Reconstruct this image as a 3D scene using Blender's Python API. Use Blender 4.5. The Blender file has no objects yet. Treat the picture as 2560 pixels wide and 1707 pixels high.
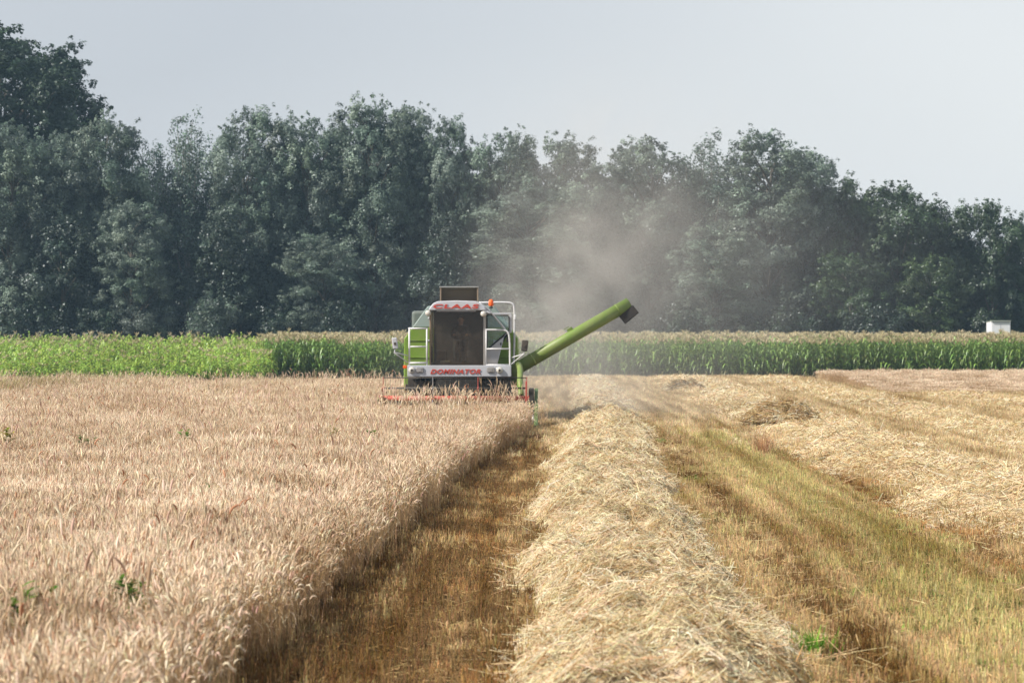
import bpy, math, random
import numpy as np
from mathutils import Vector, Matrix
R = math.radians
rng = np.random.default_rng(7)
random.seed(7)
sc = bpy.context.scene
COL = sc.collection

# ------------------------------------------------------------------ camera
F = 7111.0                 # focal length in photo pixels (100 mm on a 36 mm sensor)
H = 2.8                    # camera height above the field
HOR, VPX = 822.0, 1375.0   # horizon row and vanishing point of the crop rows
cam = bpy.data.objects.new('camera', bpy.data.cameras.new('camera'))
COL.objects.link(cam)
sc.camera = cam
cam.data.lens = 100
cam.data.sensor_width = 36
cam.data.clip_start = 0.5
cam.data.clip_end = 3000
cam.location = (0, 0, H)
cam.rotation_euler = (R(90) - math.atan(31.5 / F), 0, math.atan(95 / F))
cam.data.dof.use_dof = True
cam.data.dof.focus_distance = 52
cam.data.dof.aperture_fstop = 4.0

# ------------------------------------------------------------------ sky and sun
SUN_EL, SUN_AZ = R(40), math.atan2(-0.94, -0.33)      # azimuth measured from +Y towards +X
w = bpy.data.worlds.new('World')
sc.world = w
w.use_nodes = True
nt = w.node_tree
nt.nodes.clear()
out = nt.nodes.new('ShaderNodeOutputWorld')
bg = nt.nodes.new('ShaderNodeBackground')
sky = nt.nodes.new('ShaderNodeTexSky')
sky.sky_type = 'NISHITA'
sky.sun_disc = False
sky.sun_elevation = SUN_EL
sky.sun_rotation = SUN_AZ % (2 * math.pi)
sky.dust_density = 3.0
sky.air_density = 1.2
# thin grey cloud veil over the whole sky, uneven in large soft patches
tc = nt.nodes.new('ShaderNodeTexCoord')
noi = nt.nodes.new('ShaderNodeTexNoise')
noi.inputs['Scale'].default_value = 1.6
noi.inputs['Detail'].default_value = 2
mp = nt.nodes.new('ShaderNodeMapping')
mp.inputs['Scale'].default_value = (1, 1, 2.5)
cr = nt.nodes.new('ShaderNodeValToRGB')
cr.color_ramp.elements[0].position = 0.30
cr.color_ramp.elements[1].position = 0.72
SKY0, SKY1 = (3.75, 3.95, 4.3, 1), (5.5, 5.62, 5.70, 1)
# the veil is thicker towards the east (right) and low down
dp = nt.nodes.new('ShaderNodeVectorMath'); dp.operation = 'DOT_PRODUCT'
dp.inputs[1].default_value = (1.1, 0.0, -2.2)
ad = nt.nodes.new('ShaderNodeMath'); ad.operation = 'ADD'; ad.inputs[1].default_value = 0.13
ad2 = nt.nodes.new('ShaderNodeMath'); ad2.operation = 'ADD'; ad2.use_clamp = True
cr.color_ramp.elements[0].color = SKY0
cr.color_ramp.elements[1].color = SKY1
mix = nt.nodes.new('ShaderNodeMix')
mix.data_type = 'RGBA'
mix.inputs[0].default_value = 0.86
nt.links.new(tc.outputs['Generated'], mp.inputs['Vector'])
nt.links.new(mp.outputs['Vector'], noi.inputs['Vector'])
nt.links.new(tc.outputs['Generated'], dp.inputs[0])
nt.links.new(dp.outputs['Value'], ad.inputs[0])
nt.links.new(ad.outputs[0], ad2.inputs[0])
nt.links.new(noi.outputs['Fac'], ad2.inputs[1])
nt.links.new(ad2.outputs[0], cr.inputs['Fac'])
nt.links.new(sky.outputs['Color'], mix.inputs[6])
nt.links.new(cr.outputs['Color'], mix.inputs[7])
nt.links.new(mix.outputs[2], bg.inputs['Color'])
bg.inputs['Strength'].default_value = 0.10
nt.links.new(bg.outputs['Background'], out.inputs['Surface'])

sl = bpy.data.lights.new('sun', 'SUN')
sl.energy = 4.4
sl.angle = R(1.2)
sl.color = (1.0, 0.94, 0.85)
so = bpy.data.objects.new('sun', sl)
COL.objects.link(so)
sd = Vector((math.sin(SUN_AZ) * math.cos(SUN_EL), math.cos(SUN_AZ) * math.cos(SUN_EL), math.sin(SUN_EL)))
so.rotation_euler = (-sd).to_track_quat('-Z', 'Y').to_euler()
so.location = sd * 60

sc.view_settings.view_transform = 'Standard'
sc.view_settings.look = 'None'
sc.view_settings.exposure = 0.70
sc.view_settings.gamma = 1.0
sc.render.engine = 'CYCLES'
cy = sc.cycles
cy.max_bounces = 5
cy.diffuse_bounces = 3
cy.glossy_bounces = 2
cy.transmission_bounces = 4
cy.transparent_max_bounces = 8
cy.volume_bounces = 0
cy.volume_step_rate = 0.35
cy.volume_max_steps = 128
cy.use_denoising = True
cy.denoiser = 'OPENIMAGEDENOISE'
cy.use_adaptive_sampling = True
cy.adaptive_threshold = 0.015
cy.caustics_reflective = cy.caustics_refractive = False

# ------------------------------------------------------------------ helpers
def W(x, y, D):
    """photo pixel at distance D -> world X, Z"""
    return (x - VPX) / F * D, H - (y - HOR) / F * D

def G(x, y):
    """photo pixel on the ground -> world X, Y"""
    D = F * H / (y - HOR)
    return (x - VPX) / F * D, D

def tag(o, label=None, cat=None, group=None, kind=None):
    if label: o['label'] = label
    if cat: o['category'] = cat
    if group: o['group'] = group
    if kind: o['kind'] = kind
    return o

def link(name, me, parent=None, mats=()):
    o = bpy.data.objects.new(name, me)
    COL.objects.link(o)
    if parent is not None: o.parent = parent
    for m in mats: o.data.materials.append(m)
    return o

def empty(name, loc, rz=0):
    o = bpy.data.objects.new(name, None)
    o.empty_display_size = 0.3
    o.location = loc
    o.rotation_euler = (0, 0, rz)
    COL.objects.link(o)
    return o

# ---- fast numpy mesh: lists of (verts, faces[n,4|3], colour[nv,3], material index)
class NP:
    def __init__(s): s.v = []; s.f = []; s.c = []; s.m = []; s.n = 0
    def add(s, v, f, c, mi=0):
        v = np.asarray(v, np.float32).reshape(-1, 3)
        c = np.broadcast_to(np.asarray(c, np.float32), (len(v), 3))
        f = np.asarray(f, np.int32) + s.n
        s.v.append(v); s.c.append(c); s.f.append(f); s.m.append(np.full(len(f), mi, np.int32)); s.n += len(v)
    def mesh(s, name, smooth=False):
        me = bpy.data.meshes.new(name)
        v = np.concatenate(s.v); c = np.concatenate(s.c)
        me.vertices.add(len(v)); me.vertices.foreach_set('co', v.ravel())
        tot = np.concatenate([np.full(len(f), f.shape[1], np.int32) for f in s.f])
        loops = np.concatenate([f.ravel() for f in s.f])
        me.loops.add(len(loops)); me.loops.foreach_set('vertex_index', loops)
        me.polygons.add(len(tot))
        start = np.zeros(len(tot), np.int32); start[1:] = np.cumsum(tot)[:-1]
        me.polygons.foreach_set('loop_start', start)
        me.polygons.foreach_set('loop_total', tot)
        me.polygons.foreach_set('material_index', np.concatenate(s.m))
        if smooth: me.polygons.foreach_set('use_smooth', np.ones(len(tot), bool))
        a = me.attributes.new('Col', 'FLOAT_COLOR', 'POINT')
        a.data.foreach_set('color', np.concatenate([c, np.ones((len(c), 1), np.float32)], 1).ravel())
        me.update(calc_edges=True)
        me.validate()
        return me

def tubes(C, Rad, S=3, phase=None):
    """C (N,K,3) centre lines, Rad (N,K) -> verts, quads"""
    C = np.asarray(C, float); N, K, _ = C.shape
    Rad = np.broadcast_to(Rad, (N, K))
    T = np.gradient(C, axis=1); T /= np.linalg.norm(T, axis=2, keepdims=True) + 1e-9
    ref = np.where(np.abs(T[:, :1, 2:3]) > 0.8, np.array([1., 0, 0]), np.array([0, 0, 1.]))
    A = np.cross(T, ref); A /= np.linalg.norm(A, axis=2, keepdims=True) + 1e-9
    B = np.cross(T, A)
    ang = np.arange(S) / S * 2 * np.pi
    if phase is None: phase = np.zeros(N)
    an = ang[None, :] + phase[:, None]
    V = C[:, :, None, :] + Rad[:, :, None, None] * (A[:, :, None, :] * np.cos(an)[:, None, :, None] + B[:, :, None, :] * np.sin(an)[:, None, :, None])
    idx = np.arange(N * K * S).reshape(N, K, S)
    a = idx[:, :-1, :]; b = np.roll(idx, -1, 2)[:, :-1, :]
    c = np.roll(idx, -1, 2)[:, 1:, :]; d = idx[:, 1:, :]
    Q = np.stack([a, b, c, d], -1).reshape(-1, 4)
    return V.reshape(-1, 3), Q

def ribbons(C, Wd, side):
    C = np.asarray(C, float); N, K, _ = C.shape
    Wd = np.broadcast_to(Wd, (N, K))
    L = C - side[:, None, :] * Wd[..., None] / 2; Rr = C + side[:, None, :] * Wd[..., None] / 2
    V = np.stack([L, Rr], 2).reshape(-1, 3)
    i = np.arange(N * K * 2).reshape(N, K, 2)
    Q = np.stack([i[:, :-1, 0], i[:, :-1, 1], i[:, 1:, 1], i[:, 1:, 0]], -1).reshape(-1, 4)
    return V, Q

def rep(c, k):
    return np.repeat(c, k, axis=0)

def jit(base, n, r, s=0.12, hue=0.04):
    """n colours around base: brightness and slight hue jitter"""
    b = np.asarray(base)[None, :] * np.exp(r.normal(0, s, (n, 1)))
    return np.clip(b * np.exp(r.normal(0, hue, (n, 3))), 0.003, 0.9)

def hdir(a):
    return np.stack([np.cos(a), np.sin(a), np.zeros_like(a)], -1)

# cheap smooth 2-D noise made of sines
_ph = rng.uniform(0, 6.28, (24,)); _dr = rng.uniform(0, 6.28, (24,))
def snoise(x, y, sc_=1.0, k0=0):
    v = 0
    for k in range(6):
        a = _dr[(k + k0) % 24]; f = (1.0 + 0.55 * k) / sc_
        v = v + np.sin((x * np.cos(a) + y * np.sin(a)) * f * 2 + _ph[(k + k0 * 3) % 24]) / (1 + 0.5 * k)
    return v / 2.6

# ---- materials
def nmat(name):
    m = bpy.data.materials.new(name); m.use_nodes = True
    return m, m.node_tree, m.node_tree.nodes['Principled BSDF'], m.node_tree.nodes['Material Output']

def plant_mat(name, trans=0.3, patch=0.25, patch_scale=0.35, stretch=(1, 1, 1), back=None, gloss=0.0, tint=(0.8, 0.7, 0.55), patch2=None):
    """plant surface: colour from the mesh, varied by patches in world space, light passing through"""
    m, t, p, o = nmat(name); t.nodes.remove(p); n = t.nodes; L = t.links
    at = n.new('ShaderNodeAttribute'); at.attribute_name = 'Col'
    geo = n.new('ShaderNodeNewGeometry')
    nz = n.new('ShaderNodeTexNoise'); nz.inputs['Scale'].default_value = patch_scale; nz.inputs['Detail'].default_value = 3
    mpg = n.new('ShaderNodeMapping'); mpg.inputs['Scale'].default_value = stretch
    L.new(geo.outputs['Position'], mpg.inputs['Vector']); L.new(mpg.outputs['Vector'], nz.inputs['Vector'])
    rp = n.new('ShaderNodeValToRGB')
    rp.color_ramp.elements[0].position = 0.32; rp.color_ramp.elements[1].position = 0.68
    lo = 1 - patch; rp.color_ramp.elements[0].color = (lo * tint[0] / max(tint), lo * tint[1] / max(tint), lo * tint[2] / max(tint), 1)
    hi = 1 + patch * 0.6; rp.color_ramp.elements[1].color = (hi, hi, hi, 1)
    L.new(nz.outputs['Fac'], rp.inputs['Fac'])
    mx = n.new('ShaderNodeMix'); mx.data_type = 'RGBA'; mx.blend_type = 'MULTIPLY'; mx.inputs[0].default_value = 1
    L.new(at.outputs['Color'], mx.inputs[6]); L.new(rp.outputs['Color'], mx.inputs[7])
    col = mx.outputs[2]
    if back is not None:
        mb = n.new('ShaderNodeMix'); mb.data_type = 'RGBA'
        ml = n.new('ShaderNodeMath'); ml.operation = 'MULTIPLY'; ml.inputs[1].default_value = 0.8
        L.new(geo.outputs['Backfacing'], ml.inputs[0]); L.new(ml.outputs[0], mb.inputs[0])
        L.new(col, mb.inputs[6]); mb.inputs[7].default_value = (*back, 1)
        col = mb.outputs[2]
    df = n.new('ShaderNodeBsdfDiffuse'); tr = n.new('ShaderNodeBsdfTranslucent'); ms = n.new('ShaderNodeMixShader')
    ms.inputs[0].default_value = trans
    L.new(col, df.inputs['Color']); L.new(col, tr.inputs['Color'])
    L.new(df.outputs[0], ms.inputs[1]); L.new(tr.outputs[0], ms.inputs[2])
    sh = ms.outputs[0]
    if gloss > 0:
        gl = n.new('ShaderNodeBsdfGlossy'); gl.inputs['Roughness'].default_value = 0.45
        gl.inputs['Color'].default_value = (0.9, 0.95, 1, 1)
        m2 = n.new('ShaderNodeMixShader'); m2.inputs[0].default_value = gloss
        L.new(sh, m2.inputs[1]); L.new(gl.outputs[0], m2.inputs[2]); sh = m2.outputs[0]
    L.new(sh, o.inputs['Surface'])
    return m

def paint(name, col, rough=0.45, dust=0.25, dust_col=(0.36, 0.29, 0.20), metal=0.0, scale=3.0, spec=0.4):
    """painted or bare metal with a blotchy film of chaff dust"""
    m, t, p, o = nmat(name); n = t.nodes; L = t.links
    tc = n.new('ShaderNodeTexCoord')
    nz = n.new('ShaderNodeTexNoise'); nz.inputs['Scale'].default_value = scale; nz.inputs['Detail'].default_value = 6; nz.inputs['Roughness'].default_value = 0.65
    L.new(tc.outputs['Object'], nz.inputs['Vector'])
    rp = n.new('ShaderNodeMapRange'); rp.inputs[1].default_value = 0.35; rp.inputs[2].default_value = 0.75
    rp.inputs[3].default_value = dust * 0.3; rp.inputs[4].default_value = dust * 1.6
    L.new(nz.outputs['Fac'], rp.inputs[0])
    mx = n.new('ShaderNodeMix'); mx.data_type = 'RGBA'
    mx.inputs[6].default_value = (*col, 1); mx.inputs[7].default_value = (*dust_col, 1)
    L.new(rp.outputs[0], mx.inputs[0]); L.new(mx.outputs[2], p.inputs['Base Color'])
    p.inputs['Roughness'].default_value = rough; p.inputs['Metallic'].default_value = metal
    p.inputs['Specular IOR Level'].default_value = spec
    bp = n.new('ShaderNodeBump'); bp.inputs['Strength'].default_value = 0.05; bp.inputs['Distance'].default_value = 0.02
    L.new(nz.outputs['Fac'], bp.inputs['Height']); L.new(bp.outputs[0], p.inputs['Normal'])
    return m

# ---- scatter: one object that plants copies of a few clump meshes on given points (uncountable crops only)
def scatter(name, pts, rotz, scl, idx, clumps, base=None):
    coll = bpy.data.collections.new(name + '_clumps')
    for k, me in enumerate(clumps):
        coll.objects.link(bpy.data.objects.new('%s_clump_%02d' % (name, k), me))
    me = bpy.data.meshes.new(name)
    n = len(pts)
    me.vertices.add(n); me.vertices.foreach_set('co', np.asarray(pts, np.float32).ravel())
    rot = np.zeros((n, 3), np.float32); rot[:, 2] = rotz
    a = me.attributes.new('rot', 'FLOAT_VECTOR', 'POINT'); a.data.foreach_set('vector', rot.ravel())
    scl = np.asarray(scl, np.float32)
    if scl.ndim == 1: scl = np.repeat(scl[:, None], 3, 1)
    a = me.attributes.new('scl', 'FLOAT_VECTOR', 'POINT'); a.data.foreach_set('vector', scl.ravel())
    a = me.attributes.new('idx', 'INT', 'POINT'); a.data.foreach_set('value', np.asarray(idx, np.int32))
    me.update()
    ob = link(name, me)
    g = bpy.data.node_groups.new(name + '_nodes', 'GeometryNodeTree')
    g.interface.new_socket('Geometry', in_out='INPUT', socket_type='NodeSocketGeometry')
    g.interface.new_socket('Geometry', in_out='OUTPUT', socket_type='NodeSocketGeometry')
    N = g.nodes; L = g.links
    gi = N.new('NodeGroupInput'); go = N.new('NodeGroupOutput')
    ci = N.new('GeometryNodeCollectionInfo'); ci.inputs['Collection'].default_value = coll
    ci.inputs['Separate Children'].default_value = True; ci.inputs['Reset Children'].default_value = True
    ip = N.new('GeometryNodeInstanceOnPoints'); ip.inputs['Pick Instance'].default_value = True
    def na(nm, ty):
        q = N.new('GeometryNodeInputNamedAttribute'); q.data_type = ty; q.inputs['Name'].default_value = nm
        return [s for s in q.outputs if s.enabled and s.name == 'Attribute'][0]
    L.new(gi.outputs[0], ip.inputs['Points']); L.new(ci.outputs[0], ip.inputs['Instance'])
    L.new(na('idx', 'INT'), ip.inputs['Instance Index'])
    L.new(na('rot', 'FLOAT_VECTOR'), ip.inputs['Rotation'])
    L.new(na('scl', 'FLOAT_VECTOR'), ip.inputs['Scale'])
    L.new(ip.outputs[0], go.inputs[0])
    md = ob.modifiers.new('plants', 'NODES'); md.node_group = g
    return ob

# ------------------------------------------------------------------ field layout (metres)
EDGE = np.array([[0, -2.95], [14, -2.85], [22.5, -2.62], [32, -2.36], [43, -2.12], [59, -1.68], [69, -1.05], [76.5, -0.80]])
def edge_x(y):                       # standing edge of the uncut wheat
    return np.interp(y, EDGE[:, 0], EDGE[:, 1]) + 0.13 * snoise(y * 0.5, y * 0 + 3, 1.0, 2)
HEAD_Y = 78.6                        # cutter bar of the combine
SWATH_L = -4.75                      # left end of the header: uncut beyond it
def wr_c(y):                         # centre line of the main straw windrow
    return np.interp(y, [0, 22, 31, 42, 55, 70, 85, 105, 150, 170], [0.80, 0.86, 0.88, 0.86, 1.10, 1.42, 1.62, 1.85, 2.2, 2.4]) + 0.10 * np.sin(y * 0.55)
def wr_w(y):
    return 1.15 + 0.10 * np.sin(y * 0.8 + 1) + 0.06 * np.sin(y * 2.1)

# ------------------------------------------------------------------ ground
def ground():
    m, t, p, o = nmat('field_soil'); n = t.nodes; L = t.links
    geo = n.new('ShaderNodeNewGeometry')
    n1 = n.new('ShaderNodeTexNoise'); n1.inputs['Scale'].default_value = 14; n1.inputs['Detail'].default_value = 8; n1.inputs['Roughness'].default_value = 0.75
    n2 = n.new('ShaderNodeTexNoise'); n2.inputs['Scale'].default_value = 0.35; n2.inputs['Detail'].default_value = 3
    L.new(geo.outputs['Position'], n1.inputs['Vector']); L.new(geo.outputs['Position'], n2.inputs['Vector'])
    r1 = n.new('ShaderNodeValToRGB'); e = r1.color_ramp.elements
    e[0].position = 0.33; e[0].color = (0.055, 0.036, 0.02, 1); e[1].position = 0.68; e[1].color = (0.34, 0.235, 0.115, 1)
    q = e.new(0.5); q.color = (0.16, 0.10, 0.045, 1)
    L.new(n1.outputs['Fac'], r1.inputs['Fac'])
    mx = n.new('ShaderNodeMix'); mx.data_type = 'RGBA'; mx.inputs[7].default_value = (0.13, 0.13, 0.05, 1)
    r2 = n.new('ShaderNodeMapRange'); r2.inputs[1].default_value = 0.5; r2.inputs[2].default_value = 0.75; r2.inputs[4].default_value = 0.5
    L.new(n2.outputs['Fac'], r2.inputs[0]); L.new(r2.outputs[0], mx.inputs[0]); L.new(r1.outputs['Color'], mx.inputs[6])
    L.new(mx.outputs[2], p.inputs['Base Color']); p.inputs['Roughness'].default_value = 1; p.inputs['Specular IOR Level'].default_value = 0
    bp = n.new('ShaderNodeBump'); bp.inputs['Distance'].default_value = 0.05; bp.inputs['Strength'].default_value = 0.8
    L.new(n1.outputs['Fac'], bp.inputs['Height']); L.new(bp.outputs[0], p.inputs['Normal'])
    b = NP()
    b.add([[-450, -60, 0], [450, -60, 0], [450, 900, 0], [-450, 900, 0]], [[0, 1, 2, 3]], (0.2, 0.14, 0.07))
    tag(link('ground', b.mesh('ground'), None, [m]), 'flat brown soil of the harvested grain field', 'ground', None, 'structure')
ground()

# ------------------------------------------------------------------ wheat
WH = plant_mat('ripe_wheat', trans=0.25, patch=0.30, patch_scale=0.55, tint=(0.95, 0.82, 0.68))
EARC = (0.69, 0.53, 0.39); STEMC = (0.58, 0.42, 0.24); LEAFC = (0.64, 0.515, 0.365); PALEC = (0.82, 0.695, 0.54)

def wheat_clump(seed, n=85, size=0.5, h0=0.73, hs=0.05, bend=1.0, awn=5, ear=0.085, earr=0.0080, tallness=1.0):
    r = np.random.default_rng(seed)
    b = NP()
    base = np.zeros((n, 3)); base[:, :2] = r.uniform(-size / 2, size / 2, (n, 2))
    h = r.normal(h0, hs, n) * tallness
    la = r.uniform(0, 2 * np.pi, n); lm = np.abs(r.normal(0.06, 0.04, n)) * bend
    t = np.linspace(0, 1, 4)[None, :, None]
    top = base + hdir(la) * (lm * h)[:, None] + np.array([0, 0, 1.]) * h[:, None]
    Cs = base[:, None, :] * (1 - t) + top[:, None, :] * t - hdir(la)[:, None, :] * (lm * h)[:, None, None] * (t * (1 - t))
    v, q = tubes(Cs, np.array([[0.0028, 0.0026, 0.0022, 0.0018]]), 3)
    b.add(v, q, rep(jit(STEMC, n, r, 0.15), 12))
    # nodding ear
    K = 5
    L = r.normal(ear, 0.015, n).clip(0.05); turn = np.abs(r.normal(0.25, 0.4, n)) * bend + 0.05
    s = np.linspace(0, 1, K); ang = lm[:, None] + turn[:, None] * s[None, :] ** 1.2
    d = hdir(la)[:, None, :] * np.sin(ang)[..., None] + np.array([0, 0, 1.]) * np.cos(ang)[..., None]
    Ce = top[:, None, :] + np.cumsum(d * (L[:, None] / (K - 1))[..., None], 1) - d[:, :1] * (L[:, None] / (K - 1))[..., None]
    rad = np.array([0.5, 1.0, 1.05, 0.85, 0.25])[None, :] * (earr * r.uniform(0.8, 1.25, n))[:, None]
    v, q = tubes(Ce, rad, 4, r.uniform(0, 6, n))
    ec = jit(EARC, n, r, 0.15, 0.04)
    pale = r.random(n) < 0.45; red = r.random(n) < 0.09; ec[red] = jit((0.50, 0.28, 0.17), int(red.sum()), r, 0.15)
    ec[pale] = jit(PALEC, int(pale.sum()), r, 0.12)
    b.add(v, q, rep(ec, K * 4))
    if awn:
        m = n * awn
        i = np.repeat(np.arange(n), awn); k = r.integers(1, K, m)
        p0 = Ce[i, k]; dd = d[i, k] + r.normal(0, 0.35, (m, 3)); dd /= np.linalg.norm(dd, axis=1, keepdims=True)
        p1 = p0 + dd * r.uniform(0.03, 0.075, m)[:, None]
        sd_ = np.cross(dd, r.normal(0, 1, (m, 3))); sd_ /= np.linalg.norm(sd_, axis=1, keepdims=True)
        v, q = ribbons(np.stack([p0, p1], 1), np.array([[0.0035, 0.001]]), sd_)
        b.add(v, q, rep(jit(PALEC, m, r, 0.15), 4))
    # dry leaves
    nl = int(n * 0.7)
    i = r.integers(0, n, nl); a = r.uniform(0, 2 * np.pi, nl); hl = r.uniform(0.35, 0.92, nl)
    p0 = base[i] * (1 - hl[:, None]) + top[i] * hl[:, None]
    ln = r.uniform(0.10, 0.24, nl)
    s = np.linspace(0, 1, 4)
    C = p0[:, None, :] + hdir(a)[:, None, :] * (ln[:, None] * s)[..., None] * 0.8
    C[..., 2] += ln[:, None] * (0.45 * s - 0.95 * s ** 2) * r.uniform(0.6, 1.3, nl)[:, None]
    v, q = ribbons(C, np.array([[0.006, 0.011, 0.008, 0.001]]), hdir(a + np.pi / 2))
    b.add(v, q, rep(jit(LEAFC, nl, r, 0.2), 8))
    me = b.mesh('wheat_clump_%d' % seed); me.materials.append(WH)
    return me

def grid(x0, x1, y0, y1, st, r, j=0.5):
    gx, gy = np.meshgrid(np.arange(x0, x1, st), np.arange(y0, y1, st))
    p = np.stack([gx.ravel(), gy.ravel()], 1)
    return p + r.uniform(-j * st, j * st, p.shape)

def in_view(p, m=3.0):
    x, y = p[:, 0], p[:, 1]
    xl = (0 - VPX) / F * y - m - 0.01 * y; xr = (2560 - VPX) / F * y + m + 0.01 * y
    return (x > xl) & (x < xr)

dense = [wheat_clump(k) for k in range(10)]
tall = [wheat_clump(40 + k, n=4, size=0.5, h0=0.88, hs=0.07, bend=1.5, awn=6, ear=0.14, earr=0.008) for k in range(6)]
thin = [wheat_clump(60 + k, n=26, size=0.34, h0=0.72, hs=0.08, bend=2.6) for k in range(6)]
r = np.random.default_rng(11)
p = grid(-24, 1, 13, 112, 0.42, r)
x, y = p[:, 0], p[:, 1]
ex = np.where(y < HEAD_Y - 1.2, edge_x(y), SWATH_L)
verge = (x < -9.5 + 1.5 * snoise(x, y, 3, 4)) & (y > 92 + 4 * snoise(x, y * 0.3, 3, 8)) & (r.random(len(x)) < 0.8)
keep = in_view(p, 4) & (x < ex - 0.24) & ~((y > HEAD_Y - 1.5) & (x > SWATH_L - 0.25))
p = p[keep & ~verge]
n = len(p)
pts = np.zeros((n, 3)); pts[:, :2] = p
hz = 1 + 0.07 * snoise(p[:, 0], p[:, 1], 2.2, 1) + 0.05 * snoise(p[:, 0], p[:, 1], 0.7, 5) + r.normal(0, 0.025, n)
dE = np.where(p[:, 1] < HEAD_Y, edge_x(p[:, 1]) - p[:, 0], 9)
hz *= np.interp(dE, [0.2, 0.55, 1.0], [0.78, 0.93, 1.0]) * (1 + 0.10 * np.exp(-dE) * snoise(p[:, 1] * 3, p[:, 0], 1.0, 11))
hz *= np.interp(p[:, 1], [60, 70, 80, 90], [1, 0.90, 0.85, 0.95])
scl = np.stack([r.uniform(0.95, 1.1, n), r.uniform(0.95, 1.1, n), hz], 1)
idx = r.integers(0, 10, n); rot = r.uniform(0, 6.28, n)
# tall nodding stalks, in loose groups
pt = grid(-24, 1, 15, 112, 0.5, r)
pt = pt[in_view(pt, 3) & (pt[:, 0] < np.where(pt[:, 1] < HEAD_Y - 0.2, edge_x(pt[:, 1]) - 0.1, SWATH_L - 0.2))]
dens = 0.22 + 0.34 * np.clip(snoise(pt[:, 0], pt[:, 1], 3.5, 9), 0, 1) + 0.4 * np.exp(-((pt[:, 1] - 72) / 10) ** 2)
pt = pt[r.random(len(pt)) < dens]
m_ = len(pt)
pts2 = np.zeros((m_, 3)); pts2[:, :2] = pt
# fringe of leaning stalks at the standing edge
ey = np.repeat(np.arange(14, HEAD_Y - 1.3, 0.14), 2); ey = ey + r.uniform(-0.1, 0.1, len(ey))
pts3 = np.zeros((len(ey), 3)); pts3[:, 0] = edge_x(ey) - 0.05 - r.normal(0.0, 0.15, len(ey)); pts3[:, 1] = ey
# taller rye-like stalks just before the reel
q_ = 46
pts4 = np.zeros((q_, 3)); pts4[:, 0] = r.uniform(-4.9, -0.75, q_); pts4[:, 1] = r.uniform(71.5, 76.8, q_)
pts4[:, 0] = np.minimum(pts4[:, 0], edge_x(pts4[:, 1]) - 0.25)
A = np.concatenate([pts, pts2, pts3, pts4])
S_ = np.concatenate([scl, np.repeat(r.uniform(0.88, 1.22, (m_, 1)), 3, 1), np.repeat(r.uniform(0.60, 1.02, (len(ey), 1)), 3, 1), np.stack([np.ones(q_), np.ones(q_), r.uniform(1.08, 1.42, q_)], 1)])
I_ = np.concatenate([idx, 10 + r.integers(0, 6, m_), 16 + r.integers(0, 6, len(ey)), 10 + r.integers(0, 6, q_)])
R_ = np.concatenate([rot, r.uniform(0, 6.28, m_), r.uniform(0, 6.28, len(ey)), r.uniform(0, 6.28, q_)])
tag(scatter('wheat_crop', A, R_, S_, I_, dense + tall + thin),
    'standing ripe pinkish beige wheat in front of the combine', 'wheat', None, 'stuff')
# the strip of uncut wheat far right, before the maize
p = grid(13.2, 32, 118.5, 150, 0.6, r)
p = p[in_view(p, 3) & (p[:, 0] > 14.2 - (p[:, 1] - 118) * 0.0)]
n = len(p); pts = np.zeros((n, 3)); pts[:, :2] = p
tag(scatter('wheat_strip', pts, r.uniform(0, 6.28, n), np.stack([np.full(n, 1.25), np.full(n, 1.25), r.normal(0.95, 0.06, n) * np.interp(p[:, 1] - 118.5 + 2 * snoise(p[:, 0], p[:, 1], 1.2, 2), [0, 3, 10, 22], [0.12, 0.3, 0.5, 0.75])], 1), r.integers(0, 5, n), dense[:5]),
    'uncut strip of wheat far right between the straw rows and the maize', 'wheat', None, 'stuff')

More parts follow.
